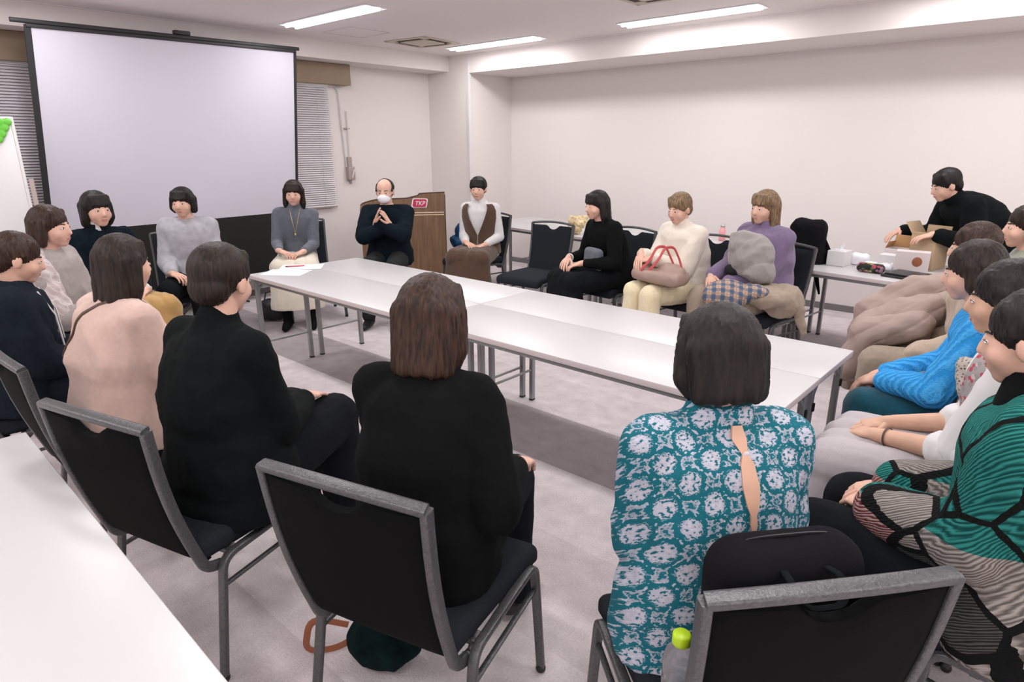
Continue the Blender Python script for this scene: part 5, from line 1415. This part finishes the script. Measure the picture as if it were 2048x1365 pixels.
# things on the far side tables
def on_table(px, py, lift=0.7003): return (px, py, lift)
t = thing('tissue_box', 'white tissue box with a tissue standing out on the side table', 'tissue box', (2.975, 3.03, 0.7003), R_(-8))
mb = MB(); mb.rbox((0, 0, 0.055), (0.125, 0.125, 0.110), 0.004); obj('box', mb, M['white_cloth'], t)
mb = MB(); mb.ell((0, 0, .112), (.045, .03, .004)); mb.cap((0, 0, .11), (.015, 0, .14), .030, .018, flat=.3); mb.cap((.015, 0, .14), (.03, .0, .175), .016, .004, flat=.3); fuse('tissue', mb, M['paper'], .004, 2, t, folds=.002, ffreq=80)
t = thing('plastic_bag', 'crumpled clear plastic cup sleeve right of the tissue box', 'bag', (3.085, 3.15, 0.7003), 0)
mb = MB(); mb.rbox((0, 0, .04), (.11, .08, .075), .02, seg=3); fuse('film', mb, M['paper'], .006, 1, t, folds=.010, ffreq=50)
t = thing('pencil_case', 'black floral pencil case on the front edge of the side table', 'pencil case', (3.225, 2.870, 0.7003), R_(-3))
mb = MB(); mb.rbox((0, 0, .032), (.175, .07, .062), .026, seg=4); fuse('pouch', mb, M['floral_case'], .005, 2, t, folds=.002)
mb = MB(); mb.sweep([vec(-.08, 0, .064), vec(.08, 0, .064)], .005, .003, up=(0, 0, 1), n=6); obj('zip', mb, M['gold'], t)
mb = MB(); mb.ell((0, 0, .025), (.10, .05, .025)); mb.ell((.10, .02, .035), (.03, .03, .03)); o = fuse('snack_wrapper', mb, M['paper'], .006, 1, folds=.012, ffreq=45); o.location = (3.23, 3.02, 0.7003); tag(o, 'crumpled white wrapper behind the floral pencil case', 'wrapper')
def open_box(label, loc, rz, w, d, h, mat, mat_in, flaps, seed=1, name='cardboard_box'):
    t = thing(name, label, 'box', loc, rz)
    for nm, c, s in (('side', (0, -d / 2, h / 2), (w, .004, h)), ('side', (0, d / 2, h / 2), (w, .004, h)), ('end', (-w / 2, 0, h / 2), (.004, d, h)), ('end', (w / 2, 0, h / 2), (.004, d, h)), ('base', (0, 0, .002), (w, d, .004))):
        mb = MB(); mb.rbox(c, s, .001, seg=1); obj(nm, mb, M[mat], t)
    for (ax, sg, tilt, ln) in flaps:
        T = R_(tilt); mb = MB()
        if ax == 'y': a = vec(0, sg * d / 2, h); dd_ = vec(0, sg * math.cos(T), math.sin(T)); X = vec(1, 0, 0); ww = w
        else: a = vec(sg * w / 2, 0, h); dd_ = vec(sg * math.cos(T), 0, math.sin(T)); X = vec(0, 1, 0); ww = d
        F = np.array([X, dd_, np.cross(X, dd_)]).T; mb.rbox(a + dd_ * ln / 2, (ww * .98, ln, .003), .001, rot=F, seg=1); obj('flap', mb, M[mat_in], t)
    return t
open_box('small open kraft box with raised lid behind the white carton', (3.335, 3.250, 0.7003), R_(-12), .20, .12, .13, 'pinkish_white', 'cardboard_in', [('y', 1, 75, .09), ('x', -1, 110, .05)])
open_box('tall open cardboard box with flaps up before the standing person', (3.475, 3.330, 0.7003), R_(-20), .17, .17, .235, 'cardboard', 'cardboard', [('x', -1, 55, .10), ('y', 1, 80, .06), ('y', -1, 88, .02)])
t = thing('gift_box', 'white gift box with a round brown seal beside the laptop', 'box', (3.435, 3.040, 0.7003), R_(8))
mb = MB(); mb.rbox((0, 0, .075), (.20, .10, .150), .003); obj('box', mb, M['pinkish_white'], t)
mb = MB(); mb.ell((0.03, -.051, .085), (.030, .003, .033)); obj('seal', mb, M['brown_leather'], t)
t = thing('white_carton', 'low white carton left of the gift box', 'box', (3.300, 3.060, 0.7003), R_(-10))
mb = MB(); mb.rbox((0, 0, .055), (.13, .10, .110), .004); obj('box', mb, M['white_cloth'], t)
t = thing('laptop', 'closed black laptop with papers at the table edge near the coat', 'laptop', (3.480, 2.835, 0.7003), R_(-14))
mb = MB(); mb.rbox((0, 0, .009), (.30, .20, .016), .004); obj('base', mb, M['laptop'], t)
mb = MB(); mb.rbox((.01, .01, .024), (.29, .19, .010), .003); obj('lid', mb, M['laptop'], t)
t = thing('drink_bottle', 'small pink bottle with a steel lid on the side table by the wall', 'bottle', (1.800, 3.655, 0.7003), 0)
mb = MB(); mb.loft([((0, 0, z), (1, 0, 0), (0, 1, 0), r, r) for z, r in ((0, .026), (.004, .030), (.095, .030), (.112, .022), (.120, .019), (.124, .019))], n=26, e=2); obj('shell', mb, M['pink_liquid'], t)
mb = MB(); mb.loft([((0, 0, z), (1, 0, 0), (0, 1, 0), r, r) for z, r in ((.124, .020), (.127, .021), (.142, .021), (.145, .018))], n=26, e=2); obj('lid', mb, M['steel'], t)
def f(mb):
    for a in range(9): mb.ell((.06 * math.cos(a * 2.4) * (a % 3) / 2, .045 * math.sin(a * 2.4) * (a % 3) / 2, .04 + .014 * a), (.055, .045, .035))
t = soft_bag('plastic_bag', 'crumpled straw-coloured plastic bag on the side table behind the black cardigan', 'bag', (0.520, 3.150, 0.7003), 0, f, 'straw', folds=.016, ff=45, voxel=.006, smooth=1)
